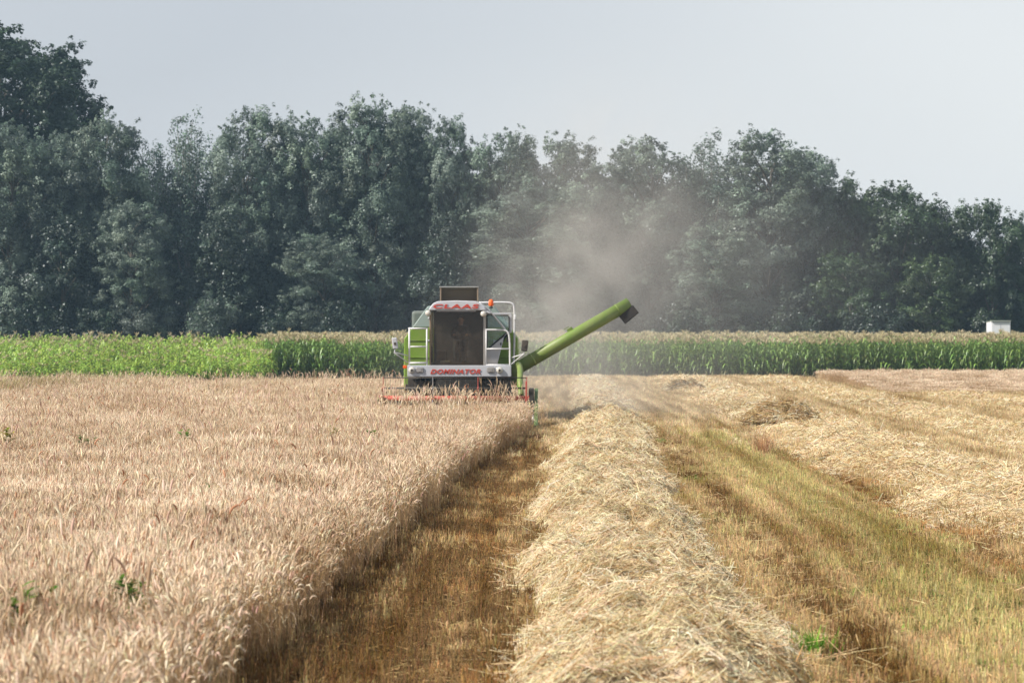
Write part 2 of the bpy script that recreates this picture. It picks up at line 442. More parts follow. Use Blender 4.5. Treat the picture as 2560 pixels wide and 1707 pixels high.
# ------------------------------------------------------------------ stubble
ST = plant_mat('cut_stubble', trans=0.2, patch=0.42, patch_scale=1.0, stretch=(2.6, 0.07, 1), tint=(0.85, 0.72, 0.5))
def stubble_clump(seed, n=190, size=0.55, weed=0.0, chaff=0.5, col=(0.54, 0.405, 0.215), h0=0.095):
    r = np.random.default_rng(seed); b = NP()
    rows = (np.floor(r.uniform(0, 4, n)) + 0.5) / 4 * size - size / 2
    base = np.zeros((n, 3)); base[:, 0] = rows + r.normal(0, 0.025, n); base[:, 1] = r.uniform(-size / 2, size / 2, n)
    h = np.abs(r.normal(h0, 0.035, n)) + 0.02
    la = r.uniform(0, 6.28, n); lm = np.abs(r.normal(0, 0.25, n))
    top = base + hdir(la) * (lm * h)[:, None]; top[:, 2] += h
    v, q = tubes(np.stack([base, top], 1), np.array([[0.0035, 0.003]]), 3)
    c = jit(col, n, r, 0.28, 0.08)
    b.add(v, q, rep(c, 6))
    # loose chaff and bits of straw on the soil
    k = max(4, int(n * chaff))
    c0 = np.zeros((k, 3)); c0[:, :2] = r.uniform(-size / 2, size / 2, (k, 2)); c0[:, 2] = r.uniform(0.008, 0.09, k)
    a = r.uniform(0, 6.28, k); d = hdir(a) * r.uniform(0.03, 0.11, k)[:, None]; d[:, 2] = r.normal(0, 0.015, k)
    v, q = tubes(np.stack([c0 - d, c0 + d], 1), np.array([[0.003, 0.003]]), 3)
    b.add(v, q, rep(jit((0.55, 0.40, 0.2), k, r, 0.25), 6))
    if weed:
        k = int(n * weed)
        p0 = np.zeros((k, 3)); p0[:, :2] = r.normal(0, size * 0.25, (k, 2))
        a = r.uniform(0, 6.28, k); ln = r.uniform(0.06, 0.15, k); s = np.linspace(0, 1, 4)
        C = p0[:, None, :] + hdir(a)[:, None, :] * (ln[:, None] * s)[..., None] * r.uniform(0.3, 0.8, (k, 1, 1))
        C[..., 2] += ln[:, None] * (1.5 * s - 0.7 * s ** 2)
        v, q = ribbons(C, np.array([[0.008, 0.014, 0.01, 0.002]]), hdir(a + 1.57))
        b.add(v, q, rep(jit((0.19, 0.29, 0.07), k, r, 0.25, 0.1), 8))
    me = b.mesh('stubble_clump_%d' % seed); me.materials.append(ST)
    return me
plain = [stubble_clump(100 + k) for k in range(6)]
green = [stubble_clump(120 + k, weed=0.42, col=(0.54, 0.46, 0.21), h0=0.105) for k in range(4)]
pale = [stubble_clump(130 + k, col=(0.66, 0.52, 0.32), h0=0.13) for k in range(4)]
orange = [stubble_clump(140 + k, col=(0.48, 0.285, 0.125), h0=0.10) for k in range(4)]
brown = [stubble_clump(150 + k, col=(0.25, 0.16, 0.072), h0=0.085, chaff=0.12) for k in range(4)]  # dark variant for the ruts and for shade painted into the stubble
p = np.concatenate([grid(-6, 12, 17, 60, 0.42, r), grid(-9, 30, 60, 160, 0.62, r)])
far = p[:, 1] > 60
x, y = p[:, 0], p[:, 1]
lim = np.where(y < HEAD_Y, edge_x(np.minimum(y, 76)) - 0.35, SWATH_L + 0.1)
keep = in_view(p, 3) & (x > lim) & ~((x > 14) & (y > 118))
keep &= ~((np.abs(x - wr_c(y)) < 0.75))
p, far = p[keep], far[keep]; x, y = p[:, 0], p[:, 1]; n = len(p)
u = r.random(n)
mid = np.exp(-((x - 4.1 - 0.12 * snoise(x * 0, y, 6, 3)) / 0.72) ** 2) * (0.85 + 0.3 * snoise(x, y, 2.5, 4))   # weedy lane between the rows
side = np.exp(-((x - wr_c(y) - 1.25) / 0.35) ** 2) * np.clip(snoise(x * 0, y, 2.0, 8) - 0.1, 0, 1)
track = np.exp(-((x - 5.25) / 0.33) ** 2) + 0.8 * np.exp(-((x + 0.75) / 0.3) ** 2)
idx = r.integers(0, 6, n)
idx = np.where(u < track * 0.8, 14 + r.integers(0, 4, n), idx)
rut_shade = np.exp(-((x - 2.65) / 0.22) ** 2) * 0.95 + 0.95 * np.exp(-((x - 5.45) / 0.2) ** 2) + 0.8 * (x < 0.1 + 0.2 * snoise(x * 0, y, 2, 6)) * (y < HEAD_Y)  # wheel ruts, plus shade beside windrow and wheat edge painted in brown
idx = np.where(r.random(n) < rut_shade, 18 + r.integers(0, 4, n), idx)
idx = np.where(r.random(n) < np.maximum(mid, side), 6 + r.integers(0, 4, n), idx)
pf = np.clip((y - 60) / 40, 0, 0.85); pf = np.where((y > HEAD_Y) | (x > 8.6), np.maximum(pf, 0.9), pf)
idx = np.where(r.random(n) < pf, 10 + r.integers(0, 4, n), idx)
pts = np.zeros((n, 3)); pts[:, :2] = p
s0 = np.where(far, 1.35, 1.0)
scl = np.stack([s0, s0, r.uniform(0.75, 1.35, n) * (1 - 0.5 * np.clip(track, 0, 1))], 1)
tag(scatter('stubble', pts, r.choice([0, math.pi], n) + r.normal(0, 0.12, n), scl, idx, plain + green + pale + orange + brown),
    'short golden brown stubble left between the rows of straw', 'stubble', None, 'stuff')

# ------------------------------------------------------------------ straw windrows
SW = plant_mat('loose_straw', trans=0.22, patch=0.20, patch_scale=1.3, tint=(0.95, 0.85, 0.68))
SB = plant_mat('packed_straw', trans=0.0, patch=0.45, patch_scale=9.0, tint=(0.8, 0.66, 0.45))
def straw_row(name, label, cf, wf, hf, y0, y1, dens, seed, step=0.12, group=None, col=(0.84, 0.70, 0.49), lenm=0.20, rad=0.0034, cat='straw row', steep=1.0):
    """mound along y with centre cf(y), half width wf(y), height hf(y), covered in single straws"""
    r = np.random.default_rng(seed); b = NP()
    def z_at(u, y):
        w_ = np.clip(1 - np.abs(u) ** 2.3, 0, 1)
        x_ = cf(y) + u * wf(y)
        lump = 1 + 0.34 * snoise(x_, y, 0.6, seed) + 0.30 * snoise(x_, y, 0.22, seed + 4)
        return hf(y) * w_ ** 0.85 * lump
    ys = [y0]
    while ys[-1] < y1: ys.append(ys[-1] + step * max(1.0, ys[-1] / 40))
    ys = np.array(ys); us = np.linspace(-1, 1, 19)
    U, Y = np.meshgrid(us, ys)
    end = np.clip((Y - y0) / 0.8, 0, 1) ** 0.5 * np.clip((ys[-1] - Y) / 0.8, 0, 1) ** 0.5
    Z = z_at(U, Y) * end - 0.02
    X = cf(Y) + U * wf(Y)
    i = np.arange(U.size).reshape(U.shape)
    q = np.stack([i[:-1, :-1], i[:-1, 1:], i[1:, 1:], i[1:, :-1]], -1).reshape(-1, 4)
    b.add(np.stack([X, Y, Z], -1).reshape(-1, 3), q, jit(np.array(col) * 0.45, U.size, r, 0.15), 1)  # base colour darkened to paint shade into the gaps between straws
    # straws: density per m2 falls with distance
    yy = []
    for a0 in np.arange(y0, y1, 1.0):
        d = dens * min(1.0, (34 / max(a0, 34)) ** 1.45)
        k = int(d * 2 * float(wf(np.array(a0 + .5))))
        yy.append(r.uniform(a0, a0 + 1, k))
    yy = np.concatenate(yy); n = len(yy)
    u = r.uniform(-1, 1, n); u = np.sign(u) * np.abs(u) ** 0.9 * 1.06 + r.normal(0, 0.03, n)
    fars = np.clip(yy / 34, 1, 4) ** 0.8
    e_ = np.clip((yy - y0) / 0.8, 0, 1) ** 0.5 * np.clip((ys[-1] - yy) / 0.8, 0, 1) ** 0.5
    c = np.stack([cf(yy) + u * wf(yy), yy, z_at(np.clip(u, -1, 1), yy) * e_ + r.uniform(-0.02, 0.05, n)], -1)
    L = np.clip(r.lognormal(math.log(lenm), 0.45, n), 0.06, 0.55)
    # neighbouring straws share a direction, as in raked heaps
    az = 1.5 * snoise(c[:, 0], c[:, 1], 0.35, seed + 2) * 2.2 + r.normal(0, 1.3, n)
    tl = r.normal(0.0, 0.28, n) + np.where(r.random(n) < 0.08, r.uniform(0.3, 1.0, n), 0)
    slope = (z_at(np.clip(u + 0.05, -1, 1), yy) - z_at(np.clip(u - 0.05, -1, 1), yy)) * e_ / (0.1 * wf(yy))
    d = hdir(az); d[:, 2] = steep * np.clip(slope, -1.2, 1.2) * d[:, 0] + np.tan(tl)
    d /= np.linalg.norm(d, axis=1, keepdims=True)
    bow = r.normal(0, 0.05, (n, 3)) * L[:, None]
    C = np.stack([c - d * L[:, None] / 2, c + bow + np.array([0, 0, 0.008]), c + d * L[:, None] / 2], 1)
    C[..., 2] = np.maximum(C[..., 2], 0.012)
    v, q = tubes(C, (rad * fars * r.uniform(0.6, 1.4, n))[:, None] * np.array([[1, 1, 0.8]]), 3, r.uniform(0, 6, n))
    cc = jit(col, n, r, 0.17, 0.05)
    br = r.random(n) < 0.20; cc[br] = jit((0.92, 0.85, 0.68), int(br.sum()), r, 0.06)
    bw = r.random(n) < 0.16; cc[bw] = jit((0.50, 0.33, 0.16), int(bw.sum()), r, 0.2)
    b.add(v, q, rep(cc, 9), 0)
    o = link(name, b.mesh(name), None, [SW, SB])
    return tag(o, label, cat, group)

ROWS = 'rows of straw left on the field'
straw_row('straw_windrow', 'long pale windrow of loose straw running from the bottom middle to behind the combine',
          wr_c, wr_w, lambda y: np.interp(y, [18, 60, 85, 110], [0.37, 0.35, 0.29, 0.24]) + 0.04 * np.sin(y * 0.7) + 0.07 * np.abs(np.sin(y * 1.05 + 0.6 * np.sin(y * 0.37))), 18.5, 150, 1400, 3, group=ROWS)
def w2(y): return np.interp(y, [20, 40, 62, 80, 100, 150, 170], [7.4, 7.5, 7.2, 7.3, 7.1, 7.4, 7.6]) + 0.15 * np.sin(y * 0.4)
def ww2(y): return 1.95 + 0.2 * np.sin(y * 0.45 + 2) + 0.08 * np.sin(y * 1.3)
straw_row('straw_windrow', 'broad tangled straw row right of the weedy stubble lane, with a darker heap on it',
          w2, ww2, lambda y: 0.20 + 0.05 * np.sin(y * 0.6), 32, 158, 480, 4, step=0.2, group=ROWS, col=(0.82, 0.67, 0.45), lenm=0.22, rad=0.0040)
for k, (cx, hw, ya, lab) in enumerate([
        (11.7, 2.0, 50, 'second straw row right of the weedy lane, reaching the right edge of the field'),
        (16.3, 2.0, 76, 'third straw row right of the weedy lane, ending against the uncut wheat strip'),
        (20.6, 1.9, 96, 'farthest right straw row, seen only at the right border before the wheat strip')]):
    straw_row('straw_windrow', lab, (lambda c: lambda y: c + 0.2 * np.sin(y * 0.35 + c))(cx), (lambda h_: lambda y: h_ + 0.15 * np.sin(y * 0.6))(hw),
              lambda y: 0.16 + 0.05 * np.sin(y * 0.5 + 1), ya, 157 if cx < 14 else 116, 520, 20 + k, step=0.25, group=ROWS, col=(0.82, 0.67, 0.44), lenm=0.24, rad=0.0040)
# heaps lying on the second row
def heap(label, px, py, wid, hgt, col, seed, z0):
    D = F * (H - z0) / (py - HOR); cx = (px - VPX) / F * D
    cf = lambda y: cx + 0 * y
    o = straw_row('straw_heap', label, cf, lambda y: np.maximum(0.05, wid / 2 * np.clip(1 - np.abs((y - D) / (wid * 0.55)) ** 3, 0, 1) ** 0.5),
                  lambda y: hgt * np.clip(1 - np.abs((y - D) / (wid * 0.55)) ** 2.5, 0, 1) ** 0.6, D - wid * 0.55, D + wid * 0.55, 1500, seed, col=col, lenm=0.26, rad=0.0036, cat='straw heap', group='heaps of straw', steep=0.4)
    o.location.z = z0
heap('rounded heap of darker brown straw on top of the broad straw row', 1950, 1052, 2.2, 0.44, (0.56, 0.43, 0.25), 31, 0.25)
heap('small grey brown straw heap far back beside the end of the main windrow', 1710, 975, 1.9, 0.40, (0.44, 0.34, 0.20), 32, 0.1)

# ------------------------------------------------------------------ loose straws lying on the stubble
def loose():
    r = np.random.default_rng(77); b = NP(); n = 2600
    y = r.uniform(20, 70, n); x = np.where(r.random(n) < 0.62, wr_c(y) + np.where(r.random(n) < 0.7, 1.05 + np.abs(r.normal(0, 0.5, n)), -1.05 - np.abs(r.normal(0, 0.16, n))), r.uniform(1.5, 7, n))
    c = np.stack([x, y, r.uniform(0.06, 0.16, n)], -1)
    a = r.uniform(0, 6.28, n); d = hdir(a) * r.uniform(0.06, 0.2, n)[:, None]; d[:, 2] = r.normal(0, 0.03, n)
    v, q = tubes(np.stack([c - d, c + d], 1), np.array([[0.0035, 0.003]]), 3)
    b.add(v, q, rep(jit((0.74, 0.57, 0.34), n, r, 0.2), 6))
    tag(link('loose_straw', b.mesh('loose_straw'), None, [SW]), 'single straws scattered on the stubble beside the windrow', 'straw', None, 'stuff')
loose()

# ------------------------------------------------------------------ little plants that stand out
GW = plant_mat('green_weed', trans=0.35, patch=0.1)
def weed(label, px, py, z, h, seed, col=(0.10, 0.19, 0.035), spread=0.5):
    D = F * (H - z) / (py - HOR); x0 = (px - VPX) / F * D
    r = np.random.default_rng(seed)
    z += 0.10; h *= 1.25
    root = empty('weed_plant', (x0, D, 0)); tag(root, label, 'weed', 'green weeds in the crop')
    b = NP()
    ns = 5; a = r.uniform(0, 6.28, ns); s = np.linspace(0, 1, 5)
    C = hdir(a)[:, None, :] * (spread * 0.35 * s ** 1.6 * r.uniform(0.3, 1, (ns, 1)))[..., None]
    C[..., 2] = s * z * r.uniform(0.88, 1.05, (ns, 1))
    v, q = tubes(C, np.array([[0.008, 0.007, 0.006, 0.004, 0.002]]), 4)
    b.add(v, q, rep(jit((0.13, 0.20, 0.06), ns, r), 20)); link('stem', b.mesh('weed_stem'), root, [GW])
    b = NP(); k = 95
    i = r.integers(0, ns, k); t = r.uniform(0.62, 1, k); kk = np.clip((t * 4).astype(int), 0, 3); fr = t * 4 - kk
    p0 = C[i, kk] * (1 - fr[:, None]) + C[i, kk + 1] * fr[:, None]
    a = r.uniform(0, 6.28, k); ln = r.uniform(0.06, 0.14, k) * h; s = np.linspace(0, 1, 4)
    Cl = p0[:, None, :] + hdir(a)[:, None, :] * (ln[:, None] * s)[..., None]
    Cl[..., 2] += ln[:, None] * (0.7 * s - 0.5 * s ** 2)
    v, q = ribbons(Cl, np.array([[0.012, 0.034, 0.026, 0.003]]) * h, hdir(a + 1.57))
    b.add(v, q, rep(jit(col, k, r, 0.25, 0.1), 8)); link('leaves', b.mesh('weed_leaves'), root, [GW])
weed('bright green weed with spread leaves in the nearest wheat, close to the bottom left corner', 85, 1500, 0.86, 1.05, 201)
weed('dark green weed with a long side shoot, right of the corner weed', 335, 1475, 0.85, 0.9, 202)
weed('tiny dark green leaf tuft alone in the middle of the near wheat', 518, 1232, 0.82, 0.7, 203, spread=0.2)
weed('star shaped green thistle standing above the wheat left of the middle', 212, 1097, 0.95, 1.25, 204)
weed('small green weed in the wheat halfway between thistle and combine', 463, 1092, 0.92, 0.9, 205, spread=0.35)
weed('yellow green weed in the wheat below the left end of the reel', 832, 1086, 0.9, 0.7, 206, (0.20, 0.24, 0.05), 0.25)
weed('little green weed in the wheat below the combine cab', 930, 1088, 0.92, 0.9, 207, spread=0.3)
weed('olive green weed cut by the left border of the field', 6, 1095, 0.93, 1.2, 208, (0.20, 0.22, 0.05))
def tuft(name, label, px, py, n, h, size, col, seed, cat):
    x0, y0 = G(px, py); r = np.random.default_rng(seed); b = NP()
    base = np.zeros((n, 3)); base[:, :2] = r.normal(0, size, (n, 2))
    hh = np.abs(r.normal(h, h * 0.2, n)); a = r.uniform(0, 6.28, n); s = np.linspace(0, 1, 5)
    C = base[:, None, :] + hdir(a)[:, None, :] * (hh[:, None] * 0.35 * s ** 2)[..., None]
    C[..., 2] += hh[:, None] * (s - 0.15 * s ** 3)
    v, q = ribbons(C, np.array([[0.008, 0.01, 0.009, 0.007, 0.002]]), hdir(a + 1.57))
    b.add(v, q, rep(jit(col, n, r, 0.22, 0.08), 10))
    o = link(name, b.mesh(name), None, [GW]); o.location = (x0, y0, 0)
    tag(o, label, cat)
tuft('grass_tuft', 'bright green grass tuft at the windrow foot, nearest the bottom edge', 2030, 1650, 170, 0.24, 0.10, (0.14, 0.30, 0.04), 301, 'grass tuft')
tuft('grass_tuft', 'small green grass tuft against the right foot of the windrow at mid distance', 1735, 1215, 90, 0.20, 0.10, (0.13, 0.26, 0.05), 302, 'grass tuft')
tuft('grass_tuft', 'green grass tuft right of the windrow level with the standing wheat tuft', 1655, 1118, 130, 0.2, 0.09, (0.15, 0.27, 0.06), 303, 'grass tuft')
tuft('wheat_tuft', 'narrow clump of uncut pale wheat left standing on the stubble lane', 1905, 1148, 180, 0.60, 0.11, (0.62, 0.43, 0.28), 304, 'wheat tuft')

# ------------------------------------------------------------------ maize
MZ = plant_mat('maize_leaf', trans=0.35, patch=0.2, patch_scale=0.25, gloss=0.04, tint=(0.9, 0.9, 0.7))
def maize(seed, h=2.15, tassel=True, col=(0.20, 0.31, 0.075), nl=13, wide=1.0):
    r = np.random.default_rng(seed); b = NP()
    s = np.linspace(0, 1, 4); C = np.zeros((1, 4, 3)); C[..., 2] = s * h; C[..., 0] = r.normal(0, 0.05) * s ** 2
    v, q = tubes(C, np.array([[0.016, 0.014, 0.012, 0.006]]), 5); b.add(v, q, (0.14, 0.20, 0.05))
    hl = np.linspace(0.08, 0.97, nl); a0 = r.uniform(0, 6.28); a = a0 + np.pi * np.arange(nl) + r.normal(0, 0.5, nl)
    ln = 0.75 * np.sin(np.clip(hl * 2.6 + 0.35, 0, 3)) ** 0.6 * r.uniform(0.85, 1.15, nl)
    s = np.linspace(0, 1, 6)
    C = np.zeros((nl, 6, 3)); C[:] = hdir(a)[:, None, :] * (ln[:, None] * s * (1 - 0.15 * s))[..., None] * 0.8
    C[..., 2] = hl[:, None] * h + ln[:, None] * (0.95 * s - 1.25 * s ** 2 * r.uniform(0.6, 1.25, (nl, 1)))
    C[..., 2] = np.maximum(C[..., 2], 0.03)
    v, q = ribbons(C, np.array([[0.05, 0.085, 0.09, 0.075, 0.05, 0.004]]) * wide, hdir(a + 1.57))
    cc = jit(col, nl, r, 0.2, 0.08); dry = hl < 0.2; cc[dry] = (0.20, 0.19, 0.08)
    b.add(v, q, rep(cc, 12))
    # cob
    C = np.zeros((1, 5, 3)); t = np.linspace(0, 1, 5); C[..., 0] = 0.05 + 0.06 * t; C[..., 2] = h * 0.48 + 0.22 * t
    v, q = tubes(C, np.array([[0.012, 0.03, 0.032, 0.024, 0.006]]), 6); b.add(v, q, (0.25, 0.28, 0.09))
    if tassel:
        k = 12; a = r.uniform(0, 6.28, k); s = np.linspace(0, 1, 4); ln = r.uniform(0.22, 0.38, k)
        C = np.zeros((k, 4, 3)); C[:] = hdir(a)[:, None, :] * (ln[:, None] * s * r.uniform(0.25, 0.7, (k, 1)))[..., None]
        C[..., 2] = h * 0.98 + ln[:, None] * (1.1 * s - 0.35 * s ** 2)
        v, q = tubes(C, np.array([[0.010, 0.014, 0.012, 0.006]]), 3); b.add(v, q, rep(jit((0.64, 0.55, 0.37), k, r, 0.2), 12))
    me = b.mesh('maize_%d' % seed); me.materials.append(MZ)
    return me
MA = [maize(400 + k, h=2.05 + 0.12 * (k % 3)) for k in range(7)]
MB_ = [maize(420 + k, h=1.9, tassel=(k == 6), col=(0.30, 0.42, 0.08), nl=13, wide=1.25) for k in range(7)]
r = np.random.default_rng(21)
CX = -16.6            # the maize block starts right of this; left of it the greener, younger patch
p = np.concatenate([grid(CX, 36, 160, 168, 0.36, r), grid(CX, 38, 168, 178, 0.6, r), grid(CX, 42, 178, 206, 0.8, r)])
p = p[in_view(p, 6) & (p[:, 0] > CX + 1.5 * snoise(p[:, 1] * 0.6, p[:, 1], 2.0, 5))]
n = len(p); pts = np.zeros((n, 3)); pts[:, :2] = p
sz = r.normal(1.0, 0.04, n) + 0.03 * snoise(p[:, 0], p[:, 1], 4, 7)
tag(scatter('maize_field', pts, r.uniform(0, 6.28, n), np.stack([np.ones(n), np.ones(n), sz], 1), r.integers(0, 7, n), MA),
    'tall dark green maize with beige tassels behind the combine', 'maize', None, 'stuff')
p = np.concatenate([grid(-40, CX + 1.2, 150, 166, 0.42, r), grid(-42, CX + 1, 166, 178, 0.6, r), grid(-44, CX + 0.5, 178, 204, 0.9, r)])
p = p[in_view(p, 6)]
n = len(p); pts = np.zeros((n, 3)); pts[:, :2] = p
sz = np.interp(p[:, 1], [150, 154, 160, 168, 178], [0.40, 0.58, 0.8, 1.0, 1.08]) + 0.16 * snoise(p[:, 0], p[:, 1], 1.5, 3) + 0.08 * snoise(p[:, 0], p[:, 1], 0.5, 9) + r.normal(0, 0.08, n)
tag(scatter('young_maize', pts, r.uniform(0, 6.28, n), np.stack([np.full(n, 0.95), np.full(n, 0.95), sz], 1), r.integers(0, 7, n), MB_),
    'brighter green uneven maize at the left end of the field', 'maize', None, 'stuff')

# ------------------------------------------------------------------ bleached grass verge between wheat and maize, left
def grass_clump(seed, n=110, size=0.9, h=0.85, col=(0.66, 0.56, 0.40)):
    r = np.random.default_rng(seed); b = NP()
    base = np.zeros((n, 3)); base[:, :2] = r.uniform(-size / 2, size / 2, (n, 2))
    hh = np.abs(r.normal(h, h * 0.18, n)); a = r.normal(0.3, 0.9, n); s = np.linspace(0, 1, 5)
    C = base[:, None, :] + hdir(a)[:, None, :] * (hh[:, None] * r.uniform(0.1, 0.5, (n, 1)) * s ** 2)[..., None]
    C[..., 2] += hh[:, None] * (s - 0.12 * s ** 3)
    v, q = ribbons(C, np.array([[0.010, 0.012, 0.010, 0.016, 0.003]]), hdir(r.uniform(0, 6.28, n)))
    b.add(v, q, rep(jit(col, n, r, 0.22, 0.06), 10))
    me = b.mesh('grass_%d' % seed); me.materials.append(WH); return me
GC = [grass_clump(500 + k) for k in range(4)] + [grass_clump(510 + k, col=(0.30, 0.255, 0.13), h=0.80) for k in range(3)] + [grass_clump(520, col=(0.24, 0.26, 0.09), h=0.65)]
p = grid(-30, -5.0, 90, 124, 0.7, r)
p = p[in_view(p, 4) & ((p[:, 1] > 112) | (p[:, 0] < -9.5 + 1.5 * snoise(p[:, 0], p[:, 1], 3, 4)))]
n = len(p); pts = np.zeros((n, 3)); pts[:, :2] = p
lf = np.clip((-p[:, 0] - 12) / 8, 0, 1)
sz = 1.02 + 0.20 * snoise(p[:, 0], p[:, 1], 2.5, 6) - 0.2 * (1 - lf) - 0.25 * np.clip((p[:, 1] - 114) / 8, 0, 1)
pick = r.integers(0, 4, n)
brown = 0.8 * np.exp(-((p[:, 0] + 18.5) / 2.5) ** 2) * (p[:, 1] < 118) + 0.4 * (p[:, 1] < 110)
pick = np.where(r.random(n) < brown, 4 + r.integers(0, 3, n), pick); pick = np.where(r.random(n) < 0.05, 7, pick)
tag(scatter('dry_grass', pts, r.uniform(-0.4, 0.4, n), np.stack([np.ones(n), np.ones(n), sz], 1), pick, GC),
    'bleached tall grass along the foot of the maize, left', 'grass', None, 'stuff')

# ------------------------------------------------------------------ trees
BARK = paint('bark', (0.10, 0.085, 0.065), rough=0.95, dust=0.3, dust_col=(0.20, 0.19, 0.17), scale=6, spec=0.1)
PALEBARK = paint('pale_bark', (0.26, 0.25, 0.22), rough=0.9, dust=0.3, dust_col=(0.12, 0.11, 0.10), scale=5, spec=0.1)
POP = plant_mat('poplar_leaf', trans=0.30, patch=0.25, patch_scale=0.22, back=(0.235, 0.28, 0.265), gloss=0.03, tint=(0.85, 0.95, 0.9))
OAK = plant_mat('oak_leaf', trans=0.22, patch=0.3, patch_scale=0.25, gloss=0.04, tint=(0.9, 0.95, 0.85))

def make_tree(seed, Ht, Wd, nlead, nskirt, col, mat, leaf=0.2, per=150, zb=0.0, rc0=1.0, tipr=0.3, bark=None, lean=0.12, dome=0.25):
    """trunk + limbs mesh, crown mesh: leaf clumps strung along rising leaders, thinning to pointed tips"""
    r = np.random.default_rng(seed)
    limb_C, limb_R = [], []
    s = np.linspace(0, 1, 7)
    tr = np.zeros((7, 3)); tr[:, 2] = s * Ht * 0.88
    tr[:, 0] = Wd * lean * np.sin(s * 3 + r.uniform(0, 6)) * s * 0.5; tr[:, 1] = Wd * lean * np.sin(s * 2.5 + r.uniform(0, 6)) * s * 0.5
    limb_C.append(tr); limb_R.append(np.linspace(0.016 * Ht, 0.002 * Ht, 7))
    cl, cr_ = [], []
    for i in range(nlead):
        a = i * 2.4 + r.uniform(-0.5, 0.5); rad = Wd / 2 * (0.12 + 0.88 * ((i + 0.5) / nlead) ** 0.6) * r.uniform(0.75, 1.05)
        zt = Ht * (1 - dome * (rad / (Wd / 2)) ** 2.0) * r.uniform(0.88, 0.985)
        if i == 0: rad *= 0.5; zt = Ht * 0.97
        z0 = zt * r.uniform(0.30, 0.5)
        st = np.array([np.interp(z0, tr[:, 2], tr[:, 0]), np.interp(z0, tr[:, 2], tr[:, 1]), z0])
        tip = np.array([math.cos(a) * rad, math.sin(a) * rad, zt])
        P = st + (tip - st) * np.stack([s ** 0.75, s ** 0.75, s], 1)
        P[:, :2] += r.normal(0, 0.03 * Wd, (7, 2)) * (s * (1 - s) * 4)[:, None]
        limb_C.append(P); limb_R.append(np.linspace(0.0055 * Ht, 0.0012 * Ht, 7))
        for t in np.linspace(0.25, 1.0, 8):
            c = np.array([np.interp(t, s, P[:, k]) for k in range(3)])
            rr = rc0 * (1.15 - (1.15 - tipr) * t ** 1.6) * r.uniform(0.8, 1.2)
            cl.append(c + r.normal(0, 0.25 * rr, 3)); cr_.append(rr)
            if True:
                for _ in range(2 if t < 0.9 else 4):
                    o = r.normal(0, 1, 3); o[2] = abs(o[2]) * 0.6; o /= np.linalg.norm(o)
                    cl.append(c + o * rr * r.uniform(0.9, 1.5)); cr_.append(rr * r.uniform(0.45, 0.8))
    for i in range(nskirt):
        a = r.uniform(0, 6.28); zt = Ht * r.uniform(0.03, 0.55); rad = Wd / 2 * r.uniform(0.45, 1.0)
        z0 = max(0.2, zt - rad * 0.35)
        st = np.array([np.interp(z0, tr[:, 2], tr[:, 0]), np.interp(z0, tr[:, 2], tr[:, 1]), z0])
        tip = np.array([math.cos(a) * rad, math.sin(a) * rad, zt])
        P = st + (tip - st) * s[:, None]; P[:, 2] += 0.10 * rad * np.sin(s * 3.1)
        limb_C.append(P); limb_R.append(np.linspace(0.003 * Ht, 0.0008 * Ht, 7))
        for t in (0.55, 0.8, 1.0):
            c = np.array([np.interp(t, s, P[:, k]) for k in range(3)])
            cl.append(c + r.normal(0, 0.3, 3)); cr_.append(rc0 * r.uniform(0.55, 0.95))
    b = NP()
    v, q = tubes(np.array(limb_C), np.array(limb_R), 6); b.add(v, q, (0.1, 0.09, 0.07))
    trunk = b.mesh('trunk_%d' % seed, True); trunk.materials.append(bark or BARK)
    cl = np.array(cl); cr_ = np.array(cr_); cl[:, 2] = np.maximum(cl[:, 2], zb + cr_ * 0.8)
    k = np.maximum(20, (per * (cr_ / rc0) ** 2).astype(int)); i = np.repeat(np.arange(len(cl)), k); n = len(i)
    d = r.normal(0, 1, (n, 3)); d /= np.linalg.norm(d, axis=1, keepdims=True)
    p = cl[i] + d * (cr_[i] * r.uniform(0.2, 1.0, n) ** 0.45)[:, None] * np.array([1, 1, 1.15])
    # leaf: a bent diamond, facing mostly outward and up
    nrm = d * 1.0 + r.normal(0, 0.36, (n, 3)) + np.array([0, 0, 0.3]); nrm /= np.linalg.norm(nrm, axis=1, keepdims=True)
    t1 = np.cross(nrm, r.normal(0, 1, (n, 3))); t1 /= np.linalg.norm(t1, axis=1, keepdims=True); t2 = np.cross(nrm, t1)
    L = leaf * r.uniform(0.7, 1.35, n)[:, None]
    V = np.stack([p - t1 * L * 0.6, p - t2 * L * 0.42 + nrm * L * 0.12, p + t1 * L * 0.6, p + t2 * L * 0.42 + nrm * L * 0.12], 1)
    q = np.arange(n * 4).reshape(n, 4)
    cc = jit(col, len(cl), r, 0.28, 0.06)[i] * np.exp(r.normal(0, 0.15, (n, 1)))
    b = NP(); b.add(V.reshape(-1, 3), q, rep(cc, 4))
    crown = b.mesh('crown_%d' % seed); crown.materials.append(mat)
    return trunk, crown, Ht, Wd

